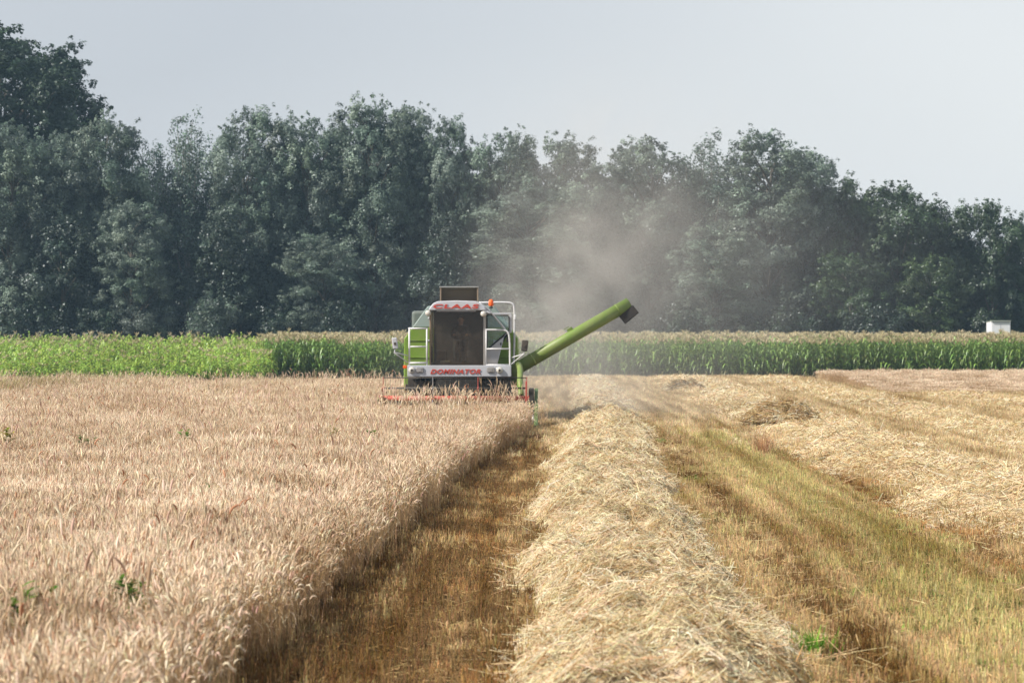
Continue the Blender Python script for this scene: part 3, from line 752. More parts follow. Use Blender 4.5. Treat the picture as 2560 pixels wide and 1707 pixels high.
def lobed_tree(seed, Ht, Wd, nlobe, col, mat, leaf=0.14, per=95, R0=1.45, spike=1.25, zlow=0.06, bark=None, dark=0.0):
    """trunk + limbs, and a crown of overlapping rounded lobes, each carrying its own leaf sprays"""
    r = np.random.default_rng(seed); s = np.linspace(0, 1, 7)
    tr = np.zeros((7, 3)); tr[:, 2] = s * Ht * 0.85; tr[:, 0] = 0.3 * np.sin(s * 4 + seed) * s; tr[:, 1] = 0.3 * np.cos(s * 3 + seed) * s
    LC, LR = [tr], [np.linspace(0.016 * Ht, 0.002 * Ht, 7)]
    cs, rs = [], []
    for j in range(nlobe):
        for _ in range(40):
            zf = zlow + (0.93 - zlow) * ((j + r.random()) / nlobe) ** 0.85
            env = Wd / 2 * (1 - max(0, (zf - 0.62) / 0.42) ** 2.2) ** 0.5 * (0.80 + 0.2 * min(1, zf / 0.3))
            a = r.uniform(0, 6.28); q = env * r.uniform(0.25, 1.0) ** 0.6
            c = np.array([math.cos(a) * q * 0.85, math.sin(a) * q * 0.85, zf * Ht]); R_ = R0 * r.uniform(0.65, 1.2) * (0.75 if zf > 0.8 else 1)
            if all(np.linalg.norm(c - c2) > 0.72 * (R_ + r2) * 0.9 for c2, r2 in zip(cs, rs)): break
        cs.append(c); rs.append(R_)
        z0 = max(0.3, c[2] - q * 0.8 - R_ * 0.8); st = np.array([np.interp(z0, tr[:, 2], tr[:, 0]), np.interp(z0, tr[:, 2], tr[:, 1]), z0])
        P = st + (c - st) * s[:, None]; P[:, 2] += 0.06 * q * np.sin(s * 3.1)
        LC.append(P); LR.append(np.linspace(0.004 * Ht, 0.001 * Ht, 7))
    cs.append(np.array([tr[-1, 0], tr[-1, 1], Ht * 0.94])); rs.append(R0 * 0.6)
    b = NP(); v, q = tubes(np.array(LC), np.array(LR), 6); b.add(v, q, (0.1, 0.09, 0.07))
    trunk = b.mesh('trunk_%d' % seed, True); trunk.materials.append(bark or BARK)
    SC, SR, SL, DIR = [], [], [], []
    for j, (c, R_) in enumerate(zip(cs, rs)):
        m = 26
        d = r.normal(0, 1, (m, 3)); d[:, 2] = d[:, 2] * 0.8 + 0.35; d /= np.linalg.norm(d, axis=1, keepdims=True)
        top = c[2] > 0.7 * Ht
        st_ = np.array([1, 1, spike if top else 1.0])
        f_ = r.uniform(0.5, 1.0, m); tw = r.random(m) < 0.38; f_[tw] = r.uniform(1.0, 1.5, int(tw.sum()))
        d[tw, 2] += 0.5; d /= np.linalg.norm(d, axis=1, keepdims=True)
        SC.append(c + d * (R_ * f_)[:, None] * st_); SR.append(R_ * np.where(tw, r.uniform(0.12, 0.24, m), r.uniform(0.26, 0.46, m))); SL.append(np.full(m, j)); DIR.append(d)
    SC = np.concatenate(SC); SR = np.concatenate(SR); SL = np.concatenate(SL); DIR = np.concatenate(DIR)
    SC[:, 2] = np.clip(SC[:, 2], 0.5, None)
    k = np.maximum(14, (per * (SR / 0.5) ** 2).astype(int)); i = np.repeat(np.arange(len(SC)), k); n = len(i)
    d = r.normal(0, 1, (n, 3)); d /= np.linalg.norm(d, axis=1, keepdims=True)
    p = SC[i] + d * (SR[i] * r.uniform(0.1, 1.05, n) ** 0.6)[:, None]
    nrm = DIR[i] * 0.8 + d * 0.6 + r.normal(0, 0.4, (n, 3)) + np.array([0, 0, 0.25]); nrm /= np.linalg.norm(nrm, axis=1, keepdims=True)
    t1 = np.cross(nrm, r.normal(0, 1, (n, 3))); t1 /= np.linalg.norm(t1, axis=1, keepdims=True); t2 = np.cross(nrm, t1)
    L = leaf * r.uniform(0.7, 1.35, n)[:, None]
    V = np.stack([p - t1 * L * 0.6, p - t2 * L * 0.42 + nrm * L * 0.12, p + t1 * L * 0.6, p + t2 * L * 0.42 + nrm * L * 0.12], 1)
    lc = jit(col, len(cs), r, 0.20, 0.03); cc = lc[SL[i]] * np.exp(r.normal(0, 0.16, (len(SC), 1)))[i] * np.exp(r.normal(0, 0.12, (n, 1)))
    b = NP(); b.add(V.reshape(-1, 3), np.arange(n * 4).reshape(n, 4), rep(cc, 4))
    crown = b.mesh('crown_%d' % seed); crown.materials.append(mat)
    return trunk, crown, Ht, Wd
PCOL = (0.13, 0.165, 0.125)
PROTO = {'p%d' % k: lobed_tree(600 + k, 19, 7.6, 46, PCOL, POP) for k in range(5)}
PROTO['s0'] = make_tree(610, 18, 6.5, 11, 26, (0.10, 0.14, 0.105), POP, 0.15, 100, rc0=1.0, tipr=0.6, bark=PALEBARK)      # open, sky shows through
PROTO['s1'] = make_tree(611, 18, 6.5, 12, 26, (0.10, 0.14, 0.105), POP, 0.15, 115, rc0=1.0, tipr=0.6, bark=PALEBARK)
PROTO['d0'] = lobed_tree(620, 25, 15, 95, (0.034, 0.062, 0.028), OAK, leaf=0.19, per=70, R0=1.9, spike=1.1)
PROTO['o0'] = lobed_tree(630, 13, 7.0, 34, (0.045, 0.078, 0.028), OAK, R0=1.35, spike=1.1)
PROTO['o1'] = lobed_tree(631, 13, 6.2, 26, (0.055, 0.088, 0.030), OAK, R0=1.25, zlow=0.22, bark=PALEBARK)
PROTO['o2'] = lobed_tree(632, 13, 6.5, 30, (0.038, 0.066, 0.026), OAK, R0=1.4, spike=1.2)
PROTO['k0'] = lobed_tree(655, 11, 6, 28, (0.036, 0.054, 0.038), OAK, R0=1.3)  # leaf colour darkened to stand in for shade low in the wood
PROTO['b0'] = make_tree(640, 5.5, 4.5, 7, 24, (0.09, 0.125, 0.085), POP, 0.12, 170, rc0=0.75, tipr=0.45)
PROTO['b1'] = make_tree(641, 5.0, 5.5, 7, 26, (0.026, 0.045, 0.026), OAK, 0.15, 120, rc0=0.8, tipr=0.5)  # dark leaves again carry painted shade at the wood's foot
PROTO['f0'] = make_tree(650, 15, 9.0, 9, 44, (0.028, 0.045, 0.032), OAK, 0.24, 120, rc0=1.3, tipr=0.6)
SEEN = {}
def tree(kind, px, top, wpx, D, label, group, name=None, rz=None):
    tm, cm, h0, w0 = PROTO[kind]
    x0 = (px - VPX) / F * D; hh = H - (top - HOR) / F * D; ww = wpx / F * D * (1.2 if kind[0] == 'p' else 1.1)
    nm = name or {'k': 'poplar_tree', 'p': 'poplar_tree', 's': 'poplar_tree', 'd': 'broadleaf_tree', 'o': 'broadleaf_tree', 'b': 'bush', 'f': 'broadleaf_tree'}[kind[0]]
    if kind not in SEEN:
        root = empty(nm, (0, 0, 0))
        kids = [link('trunk', tm, root), link('crown', cm, root)]
        SEEN[kind] = (root, kids)
    else:
        r0, k0 = SEEN[kind]
        root = r0.copy(); root.name = nm; COL.objects.link(root)
        for ch in k0:
            c = ch.copy(); COL.objects.link(c); c.parent = root
    root.location = (x0, D, 0)
    root.rotation_euler = (0, 0, random.uniform(0, 6.28) if rz is None else rz)
    root.scale = (ww / w0, ww / w0, hh / h0)
    for k_ in ('label', 'category', 'group'):
        if k_ in root: del root[k_]
    tag(root, label, 'bush' if nm == 'bush' else 'tree', group)
    return root

TG = 'trees along the wood edge behind the maize'
for a in [
    ('d0', 10, 66, 560, 230, 'huge dark green round crowned tree at the left border, tallest of the wood'),
    ('p0', 30, 300, 230, 214, 'grey green poplar in front of the huge dark tree, cut by the left border'),
    ('p1', 150, 330, 210, 216, 'low silvery poplar in front of the huge dark tree, right of the border poplar'),
    ('p2', 258, 283, 190, 216, 'silvery poplar touching the right flank of the huge dark tree'),
    ('s0', 335, 340, 150, 218, 'thin see-through poplar stepping down into the dip right of the huge dark tree'),
    ('s1', 400, 362, 170, 220, 'sparse low poplar in the dip with the most sky showing through'),
    ('s0', 470, 284, 180, 218, 'pointed grey poplar, first rise right of the sky-speckled dip'),
    ('s0', 540, 345, 160, 222, 'open poplar with sky specks between two taller pointed ones'),
    ('p4', 615, 270, 200, 217, 'broad silvery topped poplar before the small notch left of the combine'),
    ('s1', 690, 380, 140, 222, 'low thin poplar filling the small notch left of the combine'),
    ('p0', 770, 282, 190, 217, 'full poplar with a ragged flat top just right of the notch'),
    ('p1', 850, 315, 170, 221, 'poplar on the left shoulder of the tallest poplar pair'),
    ('p2', 935, 243, 210, 217, 'taller twin of the highest poplar pair, up and left of the combine hood'),
    ('p3', 1008, 258, 190, 219, 'right twin of the highest poplar pair, straight above the combine cab'),
    ('p4', 1108, 294, 150, 217, 'slim pointed poplar right of the highest poplar pair'),
    ('p1', 1175, 375, 170, 219, 'short poplar in the dip above the orange beacon of the combine'),
    ('p0', 1262, 322, 190, 217, 'poplar with two blunt tops above the lower part of the green auger'),
    ('p2', 1385, 336, 210, 218, 'bushy poplar behind the rising dust, above the middle of the auger'),
    ('p3', 1490, 402, 170, 222, 'lower poplar in the dip above the auger spout'),
    ('p4', 1620, 343, 230, 220, 'dust-veiled poplar with a rounded double top right of the auger spout'),
    ('s1', 1765, 336, 220, 221, 'airy poplar with loose twigs, middle of the dusty right group'),
    ('p1', 1920, 328, 250, 220, 'widest poplar of the dusty right group, highest of the right half'),
    ('p0', 2020, 370, 190, 223, 'last tall poplar where the wood drops towards the right'),
    ('o0', 2112, 458, 170, 222, 'first of the lower green trees, at the foot of the drop, with a gappy top'),
    ('o1', 2175, 492, 160, 225, 'small bright green tree between the gappy tree and the pointed green tree'),
    ('o2', 2245, 463, 220, 221, 'pointed green tree, tallest of the lower right part of the wood'),
    ('o1', 2330, 512, 190, 222, 'yellow green tree with a pale trunk, right of the pointed green tree'),
    ('o0', 2405, 528, 170, 224, 'dark low tree with a forked pale trunk left of the white shed'),
    ('o2', 2480, 508, 170, 221, 'dark knobbly tree standing right above the white shed'),
    ('o0', 2560, 572, 190, 222, 'low dark tree cut by the right border, beside the shed'),
]:
    tree(*a, TG)
for a in [
    ('p3', 330, 500, 170, 210, 'younger silver poplar standing forward, below the sky-speckled dip'),
    ('p1', 1335, 468, 280, 211, 'bright silver poplar standing forward, left of the thickest dust'),
    ('p4', 810, 585, 190, 211, 'small silver poplar standing forward, up and left of the combine'),
    ('k0', 1120, 560, 170, 211, 'small grey poplar standing forward behind the combine hood'),
    ('k0', 560, 560, 200, 212, 'grey young poplar standing forward between the wide poplars left of the combine'),
    ('k0', 150, 560, 200, 211, 'dark young poplar standing forward in the left corner of the wood'),
    ('o1', 2320, 640, 170, 214, 'light green young tree standing forward, left of the white shed'),
    ('o0', 2120, 640, 190, 214, 'dull green young tree standing forward under the drop of the wood'),
    ('p2', 1790, 560, 210, 212, 'dusty young poplar standing forward in the right half'),
]:
    tree(*a, 'young trees standing in front of the wood')
for a in [
    ('b0', 522, 728, 130, 209, 'pale round bush at the foot of the wood, left of the combine'),
    ('b1', 250, 760, 170, 210, 'dark low bush at the foot of the wood, between corner and pale bush'),
    ('b1', 100, 745, 190, 210, 'dark bush at the left corner foot of the wood'),
    ('b1', 700, 760, 170, 210, 'dark bush right of the pale round bush'),
    ('b1', 860, 745, 130, 209, 'grey green bush at the foot of the wood, just left of the combine'),
    ('b0', 1380, 760, 140, 209, 'dusty bush behind the green auger'),
    ('b1', 1690, 765, 190, 210, 'brownish bush in the dust right of the auger spout'),
    ('b1', 1960, 770, 180, 210, 'dark bush below the widest right poplar'),
    ('b1', 2190, 765, 170, 210, 'dark bush below the gappy green tree'),
]:
    tree(*a, 'bushes at the foot of the wood')
# second and third rank: only pieces of them show between the front trees
BK = 'trees of the second rank, mostly hidden'
tops = np.array([[-200, 330], [60, 340], [250, 380], [330, 440], [520, 455], [640, 400], [760, 380], [950, 330], [1050, 340], [1180, 430], [1300, 410], [1400, 420], [1490, 455],
                 [1620, 430], [1900, 410], [2030, 450], [2120, 540], [2250, 560], [2400, 600], [2560, 640], [2800, 670]])
for i, x_ in enumerate(np.arange(-160, 2760, 118)):
    open_ = 350 < x_ < 560
    tree('f0', x_ + random.uniform(-25, 25), np.interp(x_, tops[:, 0], tops[:, 1]) + random.uniform(0, 50) + (150 if open_ else 0), random.uniform(270, 330), 232 + random.uniform(-3, 3),
         'shaded dark tree of the second rank, showing only between the front trees', BK)
for i, x_ in enumerate(np.arange(-180, 2780, 190)):
    tree('f0', x_ + random.uniform(-25, 25), np.interp(x_, tops[:, 0], tops[:, 1]) + 160 + random.uniform(0, 50), random.uniform(330, 380), 246 + random.uniform(-3, 3),
         'shaded dark tree of the second rank, showing only between the front trees', BK)
# trees outside the photograph on both sides
for a in [('p1', -150, 320, 220, 216, 'poplar of the wood beyond the left border of the picture'), ('o1', 2690, 600, 200, 222, 'low tree of the wood beyond the right border of the picture')]:
    tree(*a, TG)

# ------------------------------------------------------------------ mesh builder for made things
import bmesh
class MB:
    def __init__(s): s.bm = bmesh.new()
    def _add(s, t):
        me = bpy.data.meshes.new('tmp'); t.to_mesh(me); t.free(); s.bm.from_mesh(me); bpy.data.meshes.remove(me)
    def box(s, x0, x1, y0, y1, z0, z1, bev=0.01, rot=None, piv=None):
        t = bmesh.new(); bmesh.ops.create_cube(t, size=1)
        for v in t.verts: v.co = Vector(((x0 + x1) / 2 + v.co.x * (x1 - x0), (y0 + y1) / 2 + v.co.y * (y1 - y0), (z0 + z1) / 2 + v.co.z * (z1 - z0)))
        if bev: bmesh.ops.bevel(t, geom=t.edges[:], offset=bev, segments=2, affect='EDGES', profile=0.5)
        if rot: bmesh.ops.rotate(t, verts=t.verts[:], cent=Vector(piv or ((x0 + x1) / 2, (y0 + y1) / 2, (z0 + z1) / 2)), matrix=rot)
        s._add(t); return s
    def prism(s, poly, axis, a, b, bev=0.008):
        """poly of 2-D points; axis 'y': points are (x,z), 'x': (y,z), 'z': (x,y)"""
        t = bmesh.new()
        def P(p, d): return {'y': (p[0], d, p[1]), 'x': (d, p[0], p[1]), 'z': (p[0], p[1], d)}[axis]
        A = [t.verts.new(P(p, a)) for p in poly]; B = [t.verts.new(P(p, b)) for p in poly]; n = len(poly)
        t.faces.new(A); t.faces.new(B[::-1])
        for i in range(n): t.faces.new((A[i], B[i], B[(i + 1) % n], A[(i + 1) % n]))
        bmesh.ops.recalc_face_normals(t, faces=t.faces[:])
        if bev: bmesh.ops.bevel(t, geom=t.edges[:], offset=bev, segments=1, affect='EDGES')
        s._add(t); return s
    def tube(s, pts, r, S=8, caps=True, smooth=0):
        pts = [Vector(p) for p in pts]
        if smooth:
            for _ in range(smooth):
                q = [pts[0]]
                for i in range(len(pts) - 1): q += [pts[i] * .75 + pts[i + 1] * .25, pts[i] * .25 + pts[i + 1] * .75]
                q.append(pts[-1]); pts = q
        K = len(pts); rr = r if isinstance(r, (list, tuple)) else [r] * K
        if len(rr) != K: rr = list(np.interp(np.linspace(0, 1, K), np.linspace(0, 1, len(rr)), rr))
        t = bmesh.new(); rings = []; u = None
        for i in range(K):
            T = (pts[min(i + 1, K - 1)] - pts[max(i - 1, 0)]).normalized()
            if u is None:
                u = T.cross(Vector((0, 0, 1)));
                if u.length < 0.1: u = T.cross(Vector((1, 0, 0)))
            else: u = u - T * u.dot(T)
            u.normalize(); w_ = T.cross(u)
            rings.append([t.verts.new(pts[i] + (u * math.cos(a) + w_ * math.sin(a)) * rr[i]) for a in [2 * math.pi * k / S for k in range(S)]])
        for i in range(K - 1):
            for k in range(S):
                f = t.faces.new((rings[i][k], rings[i][(k + 1) % S], rings[i + 1][(k + 1) % S], rings[i + 1][k])); f.smooth = True
        if caps: t.faces.new(rings[0][::-1]); t.faces.new(rings[-1])
        bmesh.ops.recalc_face_normals(t, faces=t.faces[:])
        s._add(t); return s
    def lathe(s, prof, c, axis='x', S=28):
        """profile (radius, offset along axis) swept round the axis through c"""
        t = bmesh.new(); rings = []
        for (r_, o) in prof:
            ring = []
            for k in range(S):
                a = 2 * math.pi * k / S; p = (r_ * math.cos(a), r_ * math.sin(a))
                q = {'x': (o, p[0], p[1]), 'y': (p[0], o, p[1]), 'z': (p[0], p[1], o)}[axis]
                ring.append(t.verts.new(Vector(c) + Vector(q)))
            rings.append(ring)
        for i in range(len(rings) - 1):
            for k in range(S):
                f = t.faces.new((rings[i][k], rings[i][(k + 1) % S], rings[i + 1][(k + 1) % S], rings[i + 1][k])); f.smooth = True
        t.faces.new(rings[0]); t.faces.new(rings[-1][::-1])
        bmesh.ops.remove_doubles(t, verts=t.verts[:], dist=1e-5)
        bmesh.ops.recalc_face_normals(t, faces=t.faces[:])
        s._add(t); return s
    def build(s, name, mat, parent, label=None):
        me = bpy.data.meshes.new(name); s.bm.to_mesh(me); s.bm.free()
        o = link(name, me, parent, [mat] if not isinstance(mat, (list, tuple)) else mat)
        if label: o['label'] = label
        return o

# ------------------------------------------------------------------ white shed at the wood's edge
def shed():
    D = 206; x0, z1 = W(2471, 798, D); x1, z0 = W(2528, 830, D); z1 -= 0.05
    wm = paint('shed_white', (0.72, 0.74, 0.78), dust=0.12); dk = paint('shed_dark', (0.04, 0.04, 0.045)); gr = paint('shed_roof', (0.25, 0.30, 0.27))
    root = empty('shed', ((x0 + x1) / 2, D, 0)); tag(root, 'small white shed with two doors at the foot of the wood, far right', 'shed')
    a = (x1 - x0) / 2 - 0.12; z1 -= 0.12
    MB().box(-a, a, 0, 2.2, 0.05, z1, 0.02).build('wall', wm, root)
    MB().prism([(-0.15, z1 + 0.01), (2.35, z1 - 0.09), (2.35, z1 - 0.02), (-0.15, z1 + 0.08)], 'x', -a - 0.01, a + 0.01).build('roof', gr, root)
    for sx in (-1, 1):
        d = MB().box(min(sx * 0.03, sx * a * 0.93), max(sx * 0.03, sx * a * 0.93), -0.045, -0.003, 0.15, z1 - 0.08, 0.01).build('door', wm, root)
        MB().box(sx * 0.06 - 0.03, sx * 0.06 + 0.03, -0.09, -0.048, 2.05 if sx < 0 else 2.1, 2.3, 0.01).build('handle', dk, d)
shed()

# ------------------------------------------------------------------ the combine harvester (local: x right, y away, z up; cab front at y=0)
D0 = 82.0; S0 = F / D0
OX = (1148 - VPX) / S0
def lx(px, dy=0.0): return (px - VPX) * (D0 + dy) / F - OX
def lz(py, dy=0.0): return H - (py - HOR) * (D0 + dy) / F
def combine():
    GREEN = paint('machine_green', (0.135, 0.26, 0.008), 0.55, 0.22)
    DIVG = paint('divider_green', (0.05, 0.115, 0.015), 0.5, 0.15)
    DGREEN = paint('auger_green', (0.115, 0.20, 0.018), 0.5, 0.24)
    TEAL = paint('dusty_teal', (0.26, 0.36, 0.34), 0.6, 0.3, (0.34, 0.33, 0.28))
    INTAKE = paint('intake_grey', (0.10, 0.14, 0.14), 0.7, 0.2)
    WHITE = paint('machine_white', (0.50, 0.53, 0.59), 0.55, 0.24)
    RAIL = paint('rail_white', (0.64, 0.65, 0.67), 0.5, 0.2, scale=8)
    RED = paint('reel_red', (0.44, 0.035, 0.028), 0.5, 0.3)
    TXT = paint('letter_red', (0.52, 0.045, 0.03), 0.5, 0.12)
    DARK = paint('dark_metal', (0.03, 0.03, 0.03), 0.6, 0.3, (0.16, 0.12, 0.08))
    CABIN = paint('cab_interior', (0.035, 0.032, 0.028), 0.8, 0.3, (0.10, 0.08, 0.06))
    RUB = paint('rubber', (0.022, 0.022, 0.024), 0.8, 0.15, (0.18, 0.14, 0.09))
    HOODM = paint('hood_brown', (0.12, 0.085, 0.062), 0.75, 0.35, (0.15, 0.11, 0.08))
    STEEL = paint('bare_steel', (0.42, 0.42, 0.42), 0.4, 0.3, metal=0.6)
    TRIM = paint('pillar_brown', (0.20, 0.13, 0.09), 0.6, 0.3)
    LAMP = paint('lamp_lens', (0.62, 0.60, 0.55), 0.15, 0.2)
    ORG = paint('orange_plastic', (0.85, 0.12, 0.01), 0.3, 0.05)
    # dusty windscreen: see-through, dull film of dust, faint reflection
    def glass(name, tint, film, filmcol):
        m, t, p, o = nmat(name); t.nodes.remove(p); n = t.nodes; L = t.links
        tr = n.new('ShaderNodeBsdfTransparent'); tr.inputs[0].default_value = (*tint, 1)
        df = n.new('ShaderNodeBsdfDiffuse'); df.inputs[0].default_value = (*filmcol, 1)
        gl = n.new('ShaderNodeBsdfGlossy'); gl.inputs['Roughness'].default_value = 0.12
        nz = n.new('ShaderNodeTexNoise'); nz.inputs['Scale'].default_value = 6; nz.inputs['Detail'].default_value = 6
        c = n.new('ShaderNodeTexCoord'); L.new(c.outputs['Object'], nz.inputs['Vector'])
        mr = n.new('ShaderNodeMapRange'); mr.inputs[1].default_value = 0.3; mr.inputs[2].default_value = 0.7; mr.inputs[3].default_value = film * 0.2; mr.inputs[4].default_value = film * 2.2
        L.new(nz.outputs['Fac'], mr.inputs[0])
        a = n.new('ShaderNodeMixShader'); L.new(mr.outputs[0], a.inputs[0]); L.new(tr.outputs[0], a.inputs[1]); L.new(df.outputs[0], a.inputs[2])
        b = n.new('ShaderNodeMixShader'); b.inputs[0].default_value = 0.03; L.new(a.outputs[0], b.inputs[1]); L.new(gl.outputs[0], b.inputs[2])
        L.new(b.outputs[0], o.inputs['Surface']); return m
    GLASS = glass('dusty_glass', (0.74, 0.68, 0.60), 0.10, (0.15, 0.12, 0.09))
    CLEAR = glass('door_glass', (0.82, 0.90, 0.90), 0.10, (0.5, 0.55, 0.55))

    root = empty('combine_harvester', (OX, D0, 0))
    tag(root, 'green and white combine harvester with raised unloading auger, cutting the wheat', 'combine harvester')
    def text(body, name, x0, x1, z0, z1, y, shear, parent, mat, yaw=0.0, bold=0.03, space=1.0):
        cu = bpy.data.curves.new(name, 'FONT'); cu.body = body; cu.shear = shear; cu.offset = bold; cu.extrude = 0.02; cu.space_character = space
        ob = bpy.data.objects.new(name, cu); COL.objects.link(ob)
        dg = bpy.context.evaluated_depsgraph_get(); dg.update()
        me = bpy.data.meshes.new_from_object(ob.evaluated_get(dg)); bpy.data.objects.remove(ob)
        co = np.array([v.co[:] for v in me.vertices]); mn, mx_ = co.min(0), co.max(0)
        for v, c in zip(me.vertices, co):
            u = (c - mn) / np.maximum(mx_ - mn, 1e-6)
            v.co = (x0 + u[0] * (x1 - x0), y - 0.012 * u[2], z0 + u[1] * (z1 - z0))
        me.materials.clear()
        return link(name, me, parent, [mat])

    # --- body: grain tank with chamfered shoulders, engine hood, straw hood
    bw = 1.66
    zs, zt = lz(846, 1.5), lz(765, 1.5)
    zc = lz(818, 1.5)                       # where green turns to grey teal
    xin = -lx(1070, 1.5)
    xc = xin + (bw - xin) * (zt - zc) / (zt - zs)
    body = MB()
    body.prism([(-bw, 1.15), (bw, 1.15), (bw, zs), (xc, zc), (-xc, zc), (-bw, zs)], 'y', 1.45, 4.6, 0.02)
    body.prism([(-bw + 0.05, 1.2), (bw - 0.05, 1.2), (bw - 0.05, 2.35), (1.2, 2.75), (-1.2, 2.75), (-bw + 0.05, 2.35)], 'y', 4.62, 6.6, 0.03)
    body.prism([(6.6, 1.1), (8.0, 0.9), (8.1, 1.6), (7.4, 2.2), (6.6, 2.4)], 'x', -0.85, 0.85, 0.03)
    body.box(-bw - 0.015, -bw + 0.02, 1.55, 4.5, 1.0, 2.2, 0.01)
    body.box(bw - 0.02, bw + 0.015, 1.55, 4.5, 1.0, 2.2, 0.01)
    # pressed seams on the front of the tank
    for z in (1.95, 2.45): body.box(-bw + 0.08, -0.85, 1.425, 1.455, z, z + 0.03, 0.005)
    for z in (1.95, 2.45): body.box(0.85, bw - 0.08, 1.425, 1.455, z, z + 0.03, 0.005)
    body.build('body', GREEN, root)
    te = MB().prism([(-xc + .004, zc + .004), (xc - .004, zc + .004), (xin, zt), (-xin, zt)], 'y', 1.455, 4.4, 0.015)
    te.build('tank_extension', TEAL, root)
    # rounded intake screen showing behind the left shoulder
    MB().box(lx(1030, 5), lx(1075, 5), 4.8, 5.9, 2.5, lz(777, 5), 0.08).build('air_intake', INTAKE, root)
    # chassis, axle and dark underside
    ch = MB().box(-1.25, 1.25, 1.0, 6.0, 0.75, 1.14, 0.02).box(-1.5, -1.1, 0.35, 1.4, 0.95, 1.35).box(1.1, 1.42, 0.35, 1.4, 0.95, 1.35)
    ch.box(-1.62, -1.3, 1.2, 1.5, 1.0, 1.18, 0.01)
    ch.tube([(-1.6, 1.2, 0.82), (1.6, 1.2, 0.82)], 0.12)
    ch.box(-1.3, 1.25, 0.2, 0.95, 1.02, 1.30, 0.02)
    ch.build('chassis', DARK, root)
    # wheels
    def wheel(x, y, R_, wd, drive):
        t = MB().lathe([(R_ * 0.52, -wd / 2 * 0.9), (R_ * 0.80, -wd / 2), (R_ * 0.95, -wd / 2 * 0.92), (R_ * 0.97, 0), (R_ * 0.95, wd / 2 * 0.92), (R_ * 0.80, wd / 2), (R_ * 0.52, wd / 2 * 0.9)], (0, 0, 0))
        n = 20
        for k in range(n):
            a = 2 * math.pi * k / n
            for sx in (-1, 1):
                a2 = a + (math.pi / n if sx > 0 else 0)
                mrot = Matrix.Rotation(-a2, 3, 'X') @ Matrix.Rotation(sx * R(38), 3, 'Z')
                lug = bmesh.new(); bmesh.ops.create_cube(lug, size=1)
                for v in lug.verts: v.co = Matrix.Rotation(a2, 3, 'X') @ (Matrix.Rotation(sx * R(40), 3, 'Z') @ Vector((v.co.x * wd * 0.55, v.co.y * 0.05, v.co.z * 0.06)) + Vector((sx * wd * 0.23, 0, R_ * 0.97)))
                t._add(lug)
        wr = empty('wheel', (x, y, R_)); wr.parent = root
        t.build('tyre', RUB, wr)
        MB().lathe([(0.02, -wd * 0.18), (R_ * 0.2, -wd * 0.2), (R_ * 0.45, -wd * 0.12), (R_ * 0.55, -wd * 0.44), (R_ * 0.55, wd * 0.44), (R_ * 0.45, wd * 0.12), (R_ * 0.2, wd * 0.2), (0.02, wd * 0.18)], (0, 0, 0)).build('rim', WHITE, wr)
    wheel(-1.22, 1.2, 0.82, 0.58, True); wheel(1.18, 1.2, 0.82, 0.58, True)
    wheel(-1.1, 5.6, 0.52, 0.36, False); wheel(1.1, 5.6, 0.52, 0.36, False)

    # --- platform and bumper
    zb0, zb1 = lz(941), lz(913)
    xb0, xb1 = lx(1019), lx(1278)
    bum = MB().box(xb0, xb1, -0.16, -0.10, zb0, zb1, 0.012).box(xb0, xb0 + 0.05, -0.098, 0.5, zb0, zb1, 0.01).box(xb1 - 0.05, xb1, -0.098, 0.5, zb0, zb1, 0.01)
    bum = bum.build('bumper', WHITE, root)
    text('DOMINATOR', 'lettering', lx(1076), lx(1202), lz(934.5), lz(922.5), -0.163, 0.32, bum, TXT, bold=0.035, space=1.12)
    MB().box(xb0 + 0.04, xb1 - 0.04, -0.09, 1.42, zb1 - 0.12, zb1 - 0.03, 0.01).build('platform', DARK, root)
    for px in (1030, 1249):
        hl = MB().lathe([(0.01, 0.0), (0.085, 0.0), (0.095, 0.03), (0.095, 0.05)], (lx(px), -0.215, lz(925)), 'y', 20).build('headlight', LAMP, bum)
        MB().lathe([(0.004, 0.0), (0.035, 0.0), (0.035, 0.012)], (lx(px), -0.23, lz(925)), 'y', 14).build('bulb_holder', DARK, hl)
    for px in (1050, 1227):
        MB().box(lx(px) - 0.105, lx(px) + 0.105, -0.195, -0.163, lz(925) - 0.075, lz(925) + 0.085, 0.02).box(lx(px) - 0.04, lx(px) + 0.04, -0.205, -0.194, lz(925) - 0.05, lz(925) + 0.05, 0.006).build('lamp_panel', STEEL, bum)
    MB().box(lx(1008), lx(1017), -0.13, -0.05, lz(921), lz(913), 0.012).tube([(lx(1017), -0.09, lz(917)), (lx(1022), -0.09, lz(918))], 0.012).build('marker_lamp', ORG, root)

    # --- cab
    gx0, gx1 = lx(1078), lx(1208)
    gz0, gz1 = lz(912), lz(776)
    cabw = MB()
    cabw.box(gx0 + 0.02, gx1 - 0.02, 1.36, 1.40, gz0, gz1, 0.005)                 # rear wall
    cabw.box(gx0, gx1, 0.02, 1.35, gz0 - 0.02, gz0 + 0.06, 0.005)                  # floor
    cabw.box(gx0 + 0.12, gx0 + 0.42, 0.12, 0.9, gz0 + 0.07, gz0 + 0.42, 0.03)      # consoles
    cabw.build('cab_interior', CABIN, root)
    for y0_ in (-0.04, 1.32):
        MB().box(gx0 - 0.05, gx0 - 0.004, y0_, y0_ + 0.095, gz0 - 0.02, gz1 + 0.02, 0.012).build('pillar', TRIM, root)
        MB().box(gx1 + 0.006, gx1 + 0.075, y0_, y0_ + 0.10, gz0 - 0.02, gz1 + 0.02, 0.012).build('pillar', STEEL, root)
    MB().box(gx0, gx1, -0.012, -0.002, gz0 + 0.02, gz1, 0.0).build('windscreen', GLASS, root)
    MB().box(gx0 - 0.02, gx0 - 0.012, 0.06, 1.31, gz0 + 0.55, gz1, 0.0).build('side_window', CLEAR, root)
